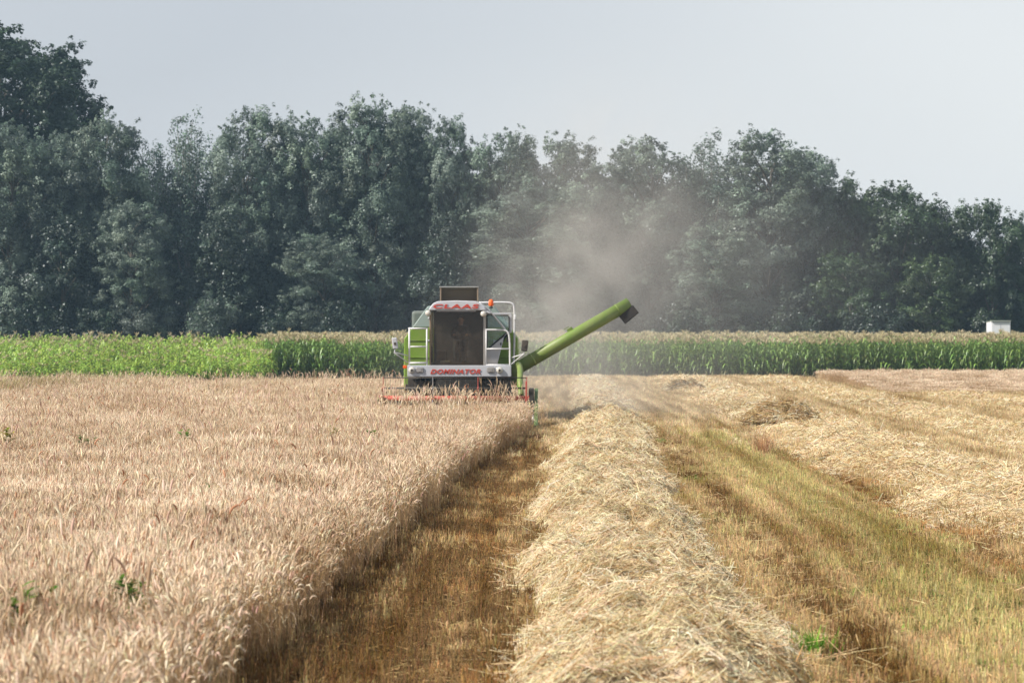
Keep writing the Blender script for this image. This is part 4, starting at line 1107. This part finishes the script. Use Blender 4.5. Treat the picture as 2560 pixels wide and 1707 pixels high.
    MB().box(gx0 - 0.03, gx0 - 0.01, 0.06, 1.31, gz0 - 0.01, gz0 + 0.54, 0.004).build('side_panel', WHITE, root)
    # roof: white moulded cap, sloping shoulders
    rz0, rzm, rz1 = lz(776), lz(772), lz(754)
    roof = MB()
    A_ = [(lx(1071), rz0), (lx(1216), rz0), (lx(1213), lz(768)), (lx(1200), lz(758)), (lx(1192), rz1 + .01), (lx(1144), rz1 + .03), (lx(1096), rz1 + .01), (lx(1084), lz(758)), (lx(1076), lz(768))]
    roof.prism(A_, 'y', -0.26, 1.5, 0.02)
    roof.prism([(lx(1069), rz0), (lx(1080), rz0), (lx(1077), lz(769)), (lx(1068), lz(784)), (lx(1064), lz(784))], 'y', -0.24, 0.9, 0.008)
    roof.prism([(lx(1208), rz0), (lx(1219), rz0), (lx(1228), lz(783)), (lx(1223), lz(784)), (lx(1211), lz(779))], 'y', -0.24, 0.9, 0.008)
    roof.box(lx(1092), lx(1190), -0.2, -0.12, lz(779), rz0 - 0.003, 0.008)
    roof = roof.build('roof', WHITE, root)
    text('CLAAS', 'lettering', lx(1084), lx(1198), lz(771.5), lz(760.5), -0.263, 0.12, roof, TXT, bold=0.04, space=1.18)
    MB().tube([(lx(1200), 0.1, lz(760)), (lx(1212), 0.15, lz(766)), (lx(1226), 0.2, lz(779)), (lx(1259), 0.25, lz(819)), (lx(1263), 0.25, lz(824))], 0.028, 8, smooth=1).build('roof_strut', RAIL, root)
    for px, py in ((1071, 783), (1209, 785)):
        MB().lathe([(0.01, -0.02), (0.07, -0.015), (0.085, 0.02), (0.06, 0.10), (0.02, 0.12)], (lx(px), -0.27, lz(py)), 'y', 18).build('work_lamp', LAMP, root)
    for px, py in ((1072, 795.5), (1072, 851)):
        MB().lathe([(0.005, -0.03), (0.028, -0.02), (0.03, 0.02), (0.012, 0.05)], (lx(px), -0.07, lz(py)), 'y', 12).build('hinge', WHITE, root)
    # beacon
    b = MB().lathe([(0.012, 0.20), (0.05, 0.185), (0.07, 0.14), (0.072, 0.03), (0.065, 0.0)], (lx(1227), 0.35, lz(765)), 'z', 18).build('beacon', ORG, root)
    MB().lathe([(0.055, 0.0), (0.055, 0.05), (0.03, 0.06), (0.02, 0.06)], (lx(1227), 0.35, lz(765) - 0.065), 'z', 14).tube([(lx(1227), 0.35, lz(765) - 0.06), (lx(1227), 0.35, lz(776)), (lx(1214), 0.3, lz(776))], 0.012).build('beacon_base', DARK, b)
    # seat and steering
    sx_ = lx(1150)
    MB().box(sx_ - 0.24, sx_ + 0.24, 0.62, 1.08, gz0 + 0.38, gz0 + 0.50, 0.04).box(sx_ - 0.22, sx_ + 0.22, 1.05, 1.16, gz0 + 0.48, gz0 + 1.15, 0.05).box(sx_ - 0.15, sx_ + 0.15, 0.7, 1.0, gz0 + 0.06, gz0 + 0.39, 0.03).build('seat', CABIN, root)
    cs = MB().tube([(sx_, 0.22, gz0 + 0.06), (sx_, 0.36, gz0 + 0.76)], 0.035)
    cs.build('steering_column', CABIN, root)
    ring = [(sx_ + 0.20 * math.cos(a), 0.37 + 0.20 * math.sin(a) * 0.8, gz0 + 0.78 + 0.20 * math.sin(a) * 0.6) for a in np.linspace(0, 2 * math.pi, 25)]
    MB().tube(ring, 0.014, 6, False).tube([ring[0], ring[12]], 0.012, 6).build('steering_wheel', CABIN, root)
    MB().box(gx0 + 0.25, gx0 + 0.55, 0.06, 0.2, gz0 + 0.065, gz0 + 0.13, 0.02).build('cloth', TEAL, root, 'pale green cloth lying at the foot of the windscreen')

    # --- hood of the grain elevator, above and behind the cab: curved dark sheet with light end plates
    hx0, hx1 = lx(1101, 2.6), lx(1195, 2.6); yh = 2.6
    zh0, zh1 = zt - 0.03, lz(718.5, 2.6)
    hs = MB()
    P = [(yh + 0.00, zh0), (yh + 0.16, zh0 + 0.12), (yh + 0.22, (zh0 + zh1) / 2), (yh + 0.12, zh1 - 0.08), (yh - 0.05, zh1)]
    Q = [(p_[0] + 0.025, p_[1] + 0.005) for p_ in P[::-1]]
    hs.prism(P + Q, 'x', hx0 + 0.03, hx1 - 0.03, 0.003)
    hd = hs.build('tank_hood', HOODM, root, 'curved dark brown hood standing up behind the cab')
    MB().prism([(yh - 0.08, zh0), (yh + 0.27, zh0), (yh + 0.27, (zh0 + zh1) / 2), (yh + 0.15, zh1), (yh - 0.08, zh1 + 0.01)], 'x', hx0 - 0.01, hx0 + 0.028, 0.004).build('end_plate', TRIM, hd)
    MB().prism([(yh - 0.08, zh0), (yh + 0.27, zh0), (yh + 0.27, (zh0 + zh1) / 2), (yh + 0.15, zh1), (yh - 0.08, zh1 + 0.01)], 'x', hx1 - 0.028, hx1 + 0.01, 0.004).build('end_plate', TRIM, hd)
    MB().box(hx0 - 0.03, hx1 + 0.02, yh - 0.1, yh - 0.045, zh1 - 0.005, zh1 + 0.03, 0.005).build('rim_strip', STEEL, hd)

    # --- white rails
    zr0 = zb1 - 0.02
    rl = MB(); y_ = -0.08; rr = 0.026
    rl.tube([(lx(1023.5), y_, zr0), (lx(1023.5), y_, lz(821.5))], rr).tube([(lx(1067.5), y_, zr0), (lx(1067.5), y_, lz(821.5))], rr)
    rl.tube([(lx(1021), y_, lz(821)), (lx(1070), y_, lz(821))], rr).tube([(lx(1023), y_, lz(866.5)), (lx(1067), y_, lz(866.5))], rr * 0.8).tube([(lx(1022), y_, lz(907)), (lx(1069), y_, lz(907))], rr)
    rl.build('platform_rail', RAIL, root)
    rl = MB()
    rl.tube([(lx(1215.5), y_, zr0), (lx(1215.5), y_, lz(824))], rr * 0.8)
    rl.tube([(lx(1214), y_, lz(824.5)), (lx(1258), y_, lz(824.5)), (lx(1269), y_, lz(828)), (lx(1274.5), y_, lz(842)), (lx(1275), y_, zr0)], rr, 8, smooth=2)
    rl.tube([(lx(1216), y_, lz(872)), (lx(1275), y_, lz(872))], rr * 0.8).tube([(lx(1216), y_, lz(912)), (lx(1275), y_, lz(912))], rr * 0.8)
    rl.build('platform_rail', RAIL, root)
    rl = MB().tube([(lx(1196), 0.9, lz(756)), (lx(1266), 0.9, lz(755)), (lx(1281), 0.9, lz(758)), (lx(1286), 0.9, lz(770)), (lx(1284.5), 0.9, lz(880)), (lx(1283), 0.9, zr0)], 0.03, 8, smooth=2)
    rl.box(lx(1286.5) - 0.03, lx(1286.5) + 0.04, 0.84, 0.96, lz(800), lz(787), 0.02)
    rl.build('ladder_rail', RAIL, root)

    # --- open door on the right: window with rounded black seal, white lower part cut on a slant
    dx0, dx1 = lx(1214, 0.3), lx(1279, 0.3); yd = 0.30
    zt_, zb_ = lz(782, 0.3), lz(912, 0.3); zw = lz(848, 0.3)
    dr = MB()
    dr.box(dx0, dx1, yd, yd + 0.03, zt_ - 0.05, zt_, 0.008)
    dr.box(dx1 - 0.065, dx1, yd, yd + 0.03, lz(832, .3), zt_ - 0.053, 0.008)
    dr.box(dx0, dx0 + 0.03, yd, yd + 0.03, zb_, zt_ - 0.053, 0.008)
    dr.prism([(dx0 + 0.033, zb_), (lx(1243, .3), zb_), (lx(1262, .3), lz(834, .3)), (lx(1275, .3), lz(828, .3)), (lx(1222, .3), lz(872, .3)), (dx0 + 0.033, lz(872, .3))], 'y', yd, yd + 0.03, 0.005)
    dr = dr.build('cab_door', WHITE, root, 'white cab door standing open to the right')
    s0 = [(dx0 + 0.04, lz(868, .3)), (dx0 + 0.04, zt_ - 0.075), (dx1 - 0.12, zt_ - 0.075), (dx1 - 0.075, zt_ - 0.12), (dx1 - 0.075, lz(826, .3)), (lx(1222, .3), lz(870, .3))]
    MB().tube([(p_[0], yd - 0.005, p_[1]) for p_ in s0], 0.022, 6).build('seal', RUB, dr)
    MB().prism([(dx0 + 0.04, lz(868, .3)), (dx0 + 0.04, zt_ - 0.075), (dx1 - 0.12, zt_ - 0.075), (dx1 - 0.08, zt_ - 0.12), (dx1 - 0.08, lz(826, .3)), (lx(1222, .3), lz(870, .3))], 'y', yd + 0.012, yd + 0.018, 0).build('pane', CLEAR, dr)
    MB().box(lx(1252, .3) - 0.02, lx(1252, .3) + 0.02, yd - 0.03, yd - 0.004, lz(863, .3), lz(856, .3), 0.008).build('handle', DARK, dr)
    MB().box(lx(1266, .3), lx(1271, .3), yd - 0.04, yd - 0.004, lz(855, .3), lz(841, .3), 0.008).build('grip', DARK, dr)
    MB().box(lx(1233, .7), lx(1246, .7), 0.66, 0.70, lz(866, .7), lz(850, .7), 0.01).build('notice_plate', WHITE, root)

    # --- mirrors
    def mirror(px0, px1, py0, py1, tilt, mat, arm):
        cx_, cz_ = (lx(px0) + lx(px1)) / 2, (lz(py0) + lz(py1)) / 2; hw, hh = abs(lx(px1) - lx(px0)) / 2, abs(lz(py1) - lz(py0)) / 2
        mo = MB().box(cx_ - hw, cx_ + hw, -0.25, -0.19, cz_ - hh, cz_ + hh, 0.025, Matrix.Rotation(R(tilt), 3, 'Y')).build('mirror', mat, root)
        ar = MB()
        for a in arm: ar.tube([(lx(q_[0]), q_[2], lz(q_[1])) for q_ in a], 0.017, 7)
        ar.build('mirror_arm', RAIL, mo)
        MB().box(cx_ - 0.03, cx_ + 0.03, -0.27, -0.252, cz_ - hh * 0.3, cz_ + hh * 0.2, 0.01).build('clamp', DARK, mo)
    mirror(981.5, 995, 844, 872, -7, WHITE, [[(989, 872, -0.2), (986, 881, -0.2), (1019, 906, -0.1)], [(986, 880, -0.2), (1019, 889, -0.05)]])
    mirror(1304, 1320, 850, 878, 6, DARK, [[(1312, 868, -0.2), (1310, 884, -0.2), (1279, 910, -0.1)], [(1311, 884, -0.2), (1279, 894, -0.05)]])

    # --- unloading auger swung out to the right
    a0 = Vector((lx(1296, .6), 0.6, lz(919, .6))); a1 = Vector((lx(1573, 1.2), 1.2, lz(759, 1.2)))
    ax = (a1 - a0).normalized()
    up = Vector((-ax.z, 0, ax.x))
    au = MB().tube([a0, a0.lerp(a1, 0.5), a1], 0.186, 24)
    au.tube([a0 + ax * 0.45, a0 + ax * 0.5], 0.196, 24).tube([a1 - ax * 0.42, a1 - ax * 0.38], 0.196, 24)
    # elbow down into the tank side
    au.tube([a0 + ax * 0.25, a0, a0 - ax * 0.15 + Vector((0, 0.1, -0.08)), (lx(1288), 0.95, lz(930)), (lx(1280), 1.35, lz(945))], 0.18, 20, smooth=2)
    au = au.build('unloading_auger', DGREEN, root)
    m_ = a0.lerp(a1, (1425 - 1296) / (1573 - 1296))
    MB().box(m_.x - 0.09, m_.x + 0.09, m_.y - 0.05, m_.y + 0.05, m_.z + 0.15, m_.z + 0.29, 0.01, Matrix.Rotation(-math.atan2(ax.z, ax.x), 3, 'Y')).box(m_.x - 0.20, m_.x - 0.02, m_.y - 0.03, m_.y + 0.03, m_.z + 0.27, m_.z + 0.29, 0.005, Matrix.Rotation(-math.atan2(ax.z, ax.x), 3, 'Y')).build('bracket', DGREEN, au)
    # rubber spout hanging from the tip
    t = MB(); cx_, cz_ = lx(1572, 1.2), lz(786, 1.2)
    t.box(cx_ - 0.26, cx_ + 0.26, a1.y - 0.17, a1.y + 0.17, cz_ - 0.15, cz_ + 0.15, 0.03, Matrix.Rotation(-R(39), 3, 'Y'))
    t.build('spout', RUB, au)
    MB().tube([(lx(1285), 0.5, lz(919)), (lx(1287), 0.4, lz(909)), (lx(1295), 0.38, lz(906)), (lx(1303), 0.4, lz(910)), (lx(1306), 0.5, lz(926))], 0.03, 8, smooth=2).build('hose', DGREEN, root)

    # --- feeder house, header and reel
    yh = -2.7
    ground_r = 0
    def hx(px): return lx(px, yh)
    def hz(py): return lz(py, yh)
    fh = MB().prism([(0.7, 0.95), (0.7, 1.55), (-1.9, 0.95), (-1.9, 0.30)], 'x', -0.65, 0.55, 0.015)
    fh.build('feeder_house', paint('feeder_shade', (0.008, 0.008, 0.008), 0.9, 0.03, spec=0.1), root)  # near-black colour stands in for the shade under the platform
    gp = MB().tube([(lx(1296), 0.15, lz(912)), (lx(1301), -0.3, lz(922)), (lx(1300, -1), -1.2, lz(955, -1)), (lx(1303, -1.6), -1.7, lz(990, -1.6))], 0.085, 10, smooth=1)
    gp.build('lift_arm', DGREEN, root)
    hL, hR = hx(951), hx(1333)
    hd = MB()
    hd.box(hL, hR, -2.0, -1.93, 0.15, 0.80, 0.01)
    hd.prism([(-2.0, 0.12), (-2.0, 0.18), (-3.3, 0.11), (-3.35, 0.08)], 'x', hL, hR, 0.004)
    hd.box(hL - 0.05, hL - 0.004, -3.3, -1.93, 0.08, 0.85, 0.01)
    hd.box(hR + 0.004, hR + 0.05, -3.1, -1.93, 0.08, 0.85, 0.01)
    hd = hd.build('header', DARK, root)
    MB().box(hL, hR, -2.01, -1.90, 0.803, 0.90, 0.01).build('header_beam', RED, hd)
    fa = MB().tube([(hL + 0.02, -2.35, 0.42), (hR - 0.02, -2.35, 0.42)], 0.17, 16)
    for sgn, xs, xe in ((1, hL + 0.05, -0.5), (-1, hR - 0.05, 0.5)):
        for k in range(40):
            u0, u1 = k / 40, (k + 1) / 40; a_ = sgn * u0 * 2 * math.pi * 3.5
            x_ = xs + (xe - xs) * u0
            fa.box(x_ - 0.012, x_ + 0.012, -2.35 - 0.06, -2.35 + 0.06, 0.42 + 0.14, 0.42 + 0.27, 0, Matrix.Rotation(a_, 3, 'X'), (x_, -2.35, 0.42))
    fa.build('feed_auger', STEEL, hd)
    # crop dividers
    dv = MB().prism([(-1.95, 0.1), (-4.3, 0.05), (-4.45, 0.16), (-3.4, 0.62), (-2.7, hz(978)), (-1.95, hz(972))], 'x', hx(1336), hx(1345), 0.01)
    dv.build('divider', DIVG, hd)
    MB().box(hx(1322), hx(1335), -3.2, -2.3, hz(1034), hz(970), 0.02).build('belt_guard', DARK, hd)
    MB().lathe([(0.02, -0.05), (0.16, -0.045), (0.17, 0), (0.16, 0.045), (0.02, 0.05)], (hx(1334), -3.35, hz(1050)), 'x', 20).build('guide_disc', STEEL, hd)
    MB().tube([(hx(1325), -3.3, hz(1045)), (hx(1324), -3.2, hz(1005))], 0.018).build('guide_rod', paint('yellow_paint', (0.5, 0.5, 0.10)), hd)
    MB().prism([(-1.95, 0.1), (-4.2, 0.05), (-4.3, 0.14), (-3.3, 0.6), (-1.95, 0.85)], 'x', hL - 0.12, hL - 0.055, 0.01).build('divider', GREEN, hd)
    # reel
    rl0, rl1 = hx(958), hx(1317); yr, zr, rad = -2.75, 0.86, 0.58
    re = empty('reel', (0, yr, zr)); re.parent = root
    MB().tube([(rl0, 0, 0), (rl1, 0, 0)], 0.078, 14).build('reel_tube', RED, re)
    nb = 6
    for k in range(nb):
        a_ = math.pi / 2 + 2 * math.pi * k / nb
        by, bz = rad * math.cos(a_), rad * math.sin(a_)
        tb = MB().tube([(rl0, by, bz), (rl1, by, bz)], 0.017, 6)
        for x_ in np.arange(rl0 + 0.06, rl1, 0.14): tb.tube([(x_, by, bz), (x_, by + 0.03, bz - 0.24)], 0.004, 4)
        tb.build('tine_bar', DARK, re)
    for x_, m2 in ((rl0, RED), (hx(1082), STEEL), (hx(1195), RED), (rl1, RED)):
        sp = MB()
        for k in range(nb):
            a_ = math.pi / 2 + 2 * math.pi * k / nb
            sp.box(x_ - 0.012, x_ + 0.012, -0.022, 0.022, 0.07, rad + 0.02, 0.004, Matrix.Rotation(a_ - math.pi / 2, 3, 'X'), (x_, 0, 0))
        sp.build('spider', m2, re)
    for sx2 in (rl0 - 0.07, rl1 + 0.07):
        MB().box(sx2 - 0.03, sx2 + 0.03, -3.5 - yr + 0.3, -1.95 - yr, -0.04, 0.04, 0.01, Matrix.Rotation(R(-6), 3, 'X')).build('reel_arm', RED, re)
    MB().box(hx(1314), hx(1318.5), -3.32, -3.27, hz(1032), hz(952), 0.01).build('header_post', RED, hd)
    return gz0, sx_
GZ0, SEATX = combine()

# ------------------------------------------------------------------ the driver, seated in the cab
def driver():
    skin = paint('skin', (0.58, 0.37, 0.27), 0.5, 0.0, spec=0.3); shirt = paint('dark_shirt', (0.06, 0.055, 0.055), 0.9, 0.1, spec=0.1)
    trous = paint('dark_trousers', (0.045, 0.05, 0.06), 0.9, 0.1, spec=0.1); hairm = paint('brown_hair', (0.10, 0.06, 0.035), 0.8, 0.0, spec=0.2)
    V = []; E = []; Rr = []; part = []
    def v(p, r_, pt): V.append(p); Rr.append(r_); part.append(pt); return len(V) - 1
    def e(a, b): E.append((a, b)); return b
    z = GZ0 + 0.50                                     # seat top
    pel = v((0, 0.86, z + 0.12), 0.155, 't'); ab = e(pel, v((0, 0.88, z + 0.28), 0.145, 's')); chs = e(ab, v((0, 0.86, z + 0.46), 0.165, 's')); shd = e(chs, v((0, 0.83, z + 0.58), 0.11, 's'))
    nk = e(shd, v((0, 0.81, z + 0.66), 0.055, 'k')); hd0 = e(nk, v((0, 0.785, z + 0.73), 0.075, 'k')); hd1 = e(hd0, v((0, 0.78, z + 0.80), 0.088, 'k')); e(hd1, v((0, 0.79, z + 0.87), 0.078, 'k'))
    for s in (-1, 1):
        sh = e(shd, v((s * 0.19, 0.82, z + 0.55), 0.070, 's')); el = e(sh, v((s * 0.27, 0.66, z + 0.33), 0.052, 's'))
        wr = e(el, v((s * 0.19, 0.46, z + 0.36), 0.036, 's')); pm = e(wr, v((s * 0.185, 0.40, z + 0.37), 0.036, 'k'))
        kn2 = e(pm, v((s * 0.185, 0.365, z + 0.375), 0.034, 'k'))
        for f in range(4):                              # four fingers over the rim
            o = (f - 1.5) * 0.019
            f1 = e(kn2, v((s * 0.185 + o, 0.335, z + 0.38 - 0.002 * f), 0.0095, 'k')); f2 = e(f1, v((s * 0.185 + o, 0.318, z + 0.355), 0.0085, 'k')); e(f2, v((s * 0.185 + o, 0.328, z + 0.332 + 0.004 * abs(f - 1)), 0.0075, 'k'))
        t1 = e(pm, v((s * 0.148, 0.385, z + 0.36), 0.011, 'k')); e(t1, v((s * 0.14, 0.36, z + 0.345), 0.009, 'k'))
        hp = e(pel, v((s * 0.10, 0.80, z + 0.11), 0.105, 't')); kn = e(hp, v((s * 0.15, 0.42, z + 0.13), 0.072, 't')); an = e(kn, v((s * 0.15, 0.36, GZ0 + 0.17), 0.048, 't')); e(an, v((s * 0.16, 0.24, GZ0 + 0.11), 0.038, 't'))
    me = bpy.data.meshes.new('person'); me.from_pydata(V, E, [])
    ob = bpy.data.objects.new('person', me); COL.objects.link(ob)
    sm = ob.modifiers.new('skin', 'SKIN'); sm.use_smooth_shade = True
    for d_, r_ in zip(me.skin_vertices[0].data, Rr): d_.radius = (r_, r_)
    me.skin_vertices[0].data[0].use_root = True
    sb = ob.modifiers.new('sub', 'SUBSURF'); sb.levels = 2; sb.render_levels = 2
    dg = bpy.context.evaluated_depsgraph_get(); dg.update()
    m2 = bpy.data.meshes.new_from_object(ob.evaluated_get(dg)); bpy.data.objects.remove(ob)
    m2.materials.clear()
    for mm in (skin, shirt, trous): m2.materials.append(mm)
    VA = np.array(V); mi = {'k': 0, 's': 1, 't': 2}
    for f in m2.polygons:
        c = np.array(f.center); k = int(np.argmin(np.linalg.norm(VA - c, axis=1) - np.array(Rr) * 0.7)); f.material_index = mi[part[k]]
    # face: brow, nose, eye sockets, mouth and chin pushed from the head surface (front is -y)
    hc = Vector((0, 0.785, z + 0.80))
    for vt in m2.vertices:
        q = vt.co - hc
        if q.length < 0.16 and vt.co.z > z + 0.69 and q.y < 0:
            for (cx_, cz_, rr_, am) in ((0, -0.015, 0.022, -0.022), (-0.032, 0.015, 0.018, 0.010), (0.032, 0.015, 0.018, 0.010), (0, -0.075, 0.03, -0.012), (0, -0.05, 0.02, 0.005), (0, 0.04, 0.05, -0.006)):
                vt.co.y += am * math.exp(-((q.x - cx_) ** 2 + (q.z - cz_) ** 2) / rr_ ** 2)
    p = link('person', m2); p.location = (OX + SEATX, D0, 0)
    tag(p, 'driver in dark shirt sitting at the wheel inside the combine cab', 'person')
    h = MB().lathe([(0.004, 0.105), (0.05, 0.095), (0.085, 0.06), (0.096, 0.02), (0.092, -0.02), (0.08, -0.04)], (0, 0.80, z + 0.83), 'z', 20)
    for vt in h.bm.verts:
        if vt.co.y < 0.76 and vt.co.z < z + 0.855: vt.co.z = z + 0.86
    h.build('hair', hairm, p)
    for s in (-1, 1): MB().lathe([(0.004, -0.012), (0.022, -0.008), (0.028, 0.0), (0.02, 0.012), (0.004, 0.014)], (s * 0.09, 0.79, z + 0.79), 'x', 12).build('ear', skin, p)
driver()

# ------------------------------------------------------------------ dust blown out behind the combine
def dust():
    m = bpy.data.materials.new('harvest_dust'); m.use_nodes = True; t = m.node_tree; n = t.nodes; L = t.links
    n.clear(); o = n.new('ShaderNodeOutputMaterial'); pv = n.new('ShaderNodeVolumePrincipled')
    pv.inputs['Color'].default_value = (0.96, 0.89, 0.80, 1); pv.inputs['Anisotropy'].default_value = 0.0
    geo = n.new('ShaderNodeNewGeometry')
    def vm(op, a, b=None):
        q = n.new('ShaderNodeVectorMath'); q.operation = op
        for i, s in enumerate((a, b)):
            if s is None: continue
            if isinstance(s, (tuple, list, Vector)): q.inputs[i].default_value = s
            else: L.new(s, q.inputs[i])
        return q
    def mt(op, a, b=None, clamp=False):
        q = n.new('ShaderNodeMath'); q.operation = op; q.use_clamp = clamp
        for i, s in enumerate((a, b)):
            if s is None: continue
            if isinstance(s, (int, float)): q.inputs[i].default_value = s
            else: L.new(s, q.inputs[i])
        return q.outputs[0]
    P = geo.outputs['Position']
    nz = n.new('ShaderNodeTexNoise'); nz.inputs['Scale'].default_value = 0.42; nz.inputs['Detail'].default_value = 5; nz.inputs['Distortion'].default_value = 1.2
    L.new(P, nz.inputs['Vector'])
    mr = n.new('ShaderNodeMapRange'); mr.inputs[1].default_value = 0.40; mr.inputs[2].default_value = 0.64; mr.inputs[3].default_value = 0.08; mr.inputs[4].default_value = 2.2
    L.new(nz.outputs['Fac'], mr.inputs[0])
    # plume rising from the back of the machine and widening
    src = Vector((OX + 0.7, 87.5, 1.0)); d = Vector((0.33, 0.72, 0.40)).normalized()
    rel = vm('SUBTRACT', P, tuple(src)).outputs[0]
    tt = vm('DOT_PRODUCT', rel, tuple(d)).outputs['Value']
    sc_ = n.new('ShaderNodeVectorMath'); sc_.operation = 'SCALE'; sc_.inputs[0].default_value = tuple(d); L.new(tt, sc_.inputs['Scale'])
    q = vm('LENGTH', vm('SUBTRACT', rel, sc_.outputs[0]).outputs[0]).outputs['Value']
    wdt = mt('ADD', mt('MULTIPLY', mt('MAXIMUM', tt, 0.0), 0.16), 1.3)
    g = mt('EXPONENT', mt('MULTIPLY', mt('POWER', mt('DIVIDE', q, wdt), 2.0), -1.0))
    start = mt('MULTIPLY', mt('ADD', tt, 0.8), 0.6, True)
    fade = mt('SUBTRACT', 1.0, mt('DIVIDE', tt, 18.0), True)
    lobe = mt('MULTIPLY', mt('MULTIPLY', mt('MULTIPLY', g, start), fade), DUST)
    def blob(c, rad, amp):
        v = vm('DIVIDE', vm('SUBTRACT', P, c).outputs[0], rad).outputs[0]
        l = vm('DOT_PRODUCT', v, v).outputs['Value']
        return mt('MULTIPLY', mt('EXPONENT', mt('MULTIPLY', l, -1.0)), amp)
    tot = mt('ADD', lobe, blob((6.5, 125, 5.5), (7.5, 20, 3.8), VEIL))          # drifting veil before the trees
    tot = mt('ADD', tot, blob((1.5, 86.5, 0.1), (2.6, 6.5, 0.9), LOW))            # low dust right of the machine
    tot = mt('ADD', tot, blob((1.0, 112, 1.2), (5.0, 14, 2.0), LOW * 0.16))
    den = mt('MULTIPLY', tot, mr.outputs[0])
    L.new(den, pv.inputs['Density']); L.new(pv.outputs[0], o.inputs['Volume'])
    b = MB().box(-9, 24, 79.0, 175, 0.05, 18, 0)
    ob = b.build('dust_cloud', m, None)
    tag(ob, 'grey brown dust cloud drifting up and away behind the combine', 'dust', None, 'stuff')
DUST, VEIL, LOW = 0.125, 0.0030, 0.055
dust()

# ------------------------------------------------------------------ thin summer haze over the whole scene
def haze():
    m = bpy.data.materials.new('haze'); m.use_nodes = True; t = m.node_tree; n = t.nodes
    n.clear(); o = n.new('ShaderNodeOutputMaterial'); pv = n.new('ShaderNodeVolumePrincipled')
    pv.inputs['Color'].default_value = (0.50, 0.76, 1.0, 1); pv.inputs['Density'].default_value = HAZE; pv.inputs['Anisotropy'].default_value = 0.1
    t.links.new(pv.outputs[0], o.inputs['Volume'])
    ob = MB().box(-460, 460, -70, 910, -1, 34, 0).build('haze', m, None)
    tag(ob, 'thin bluish summer haze in the air', 'haze', None, 'stuff')
HAZE = 0.00028
haze()
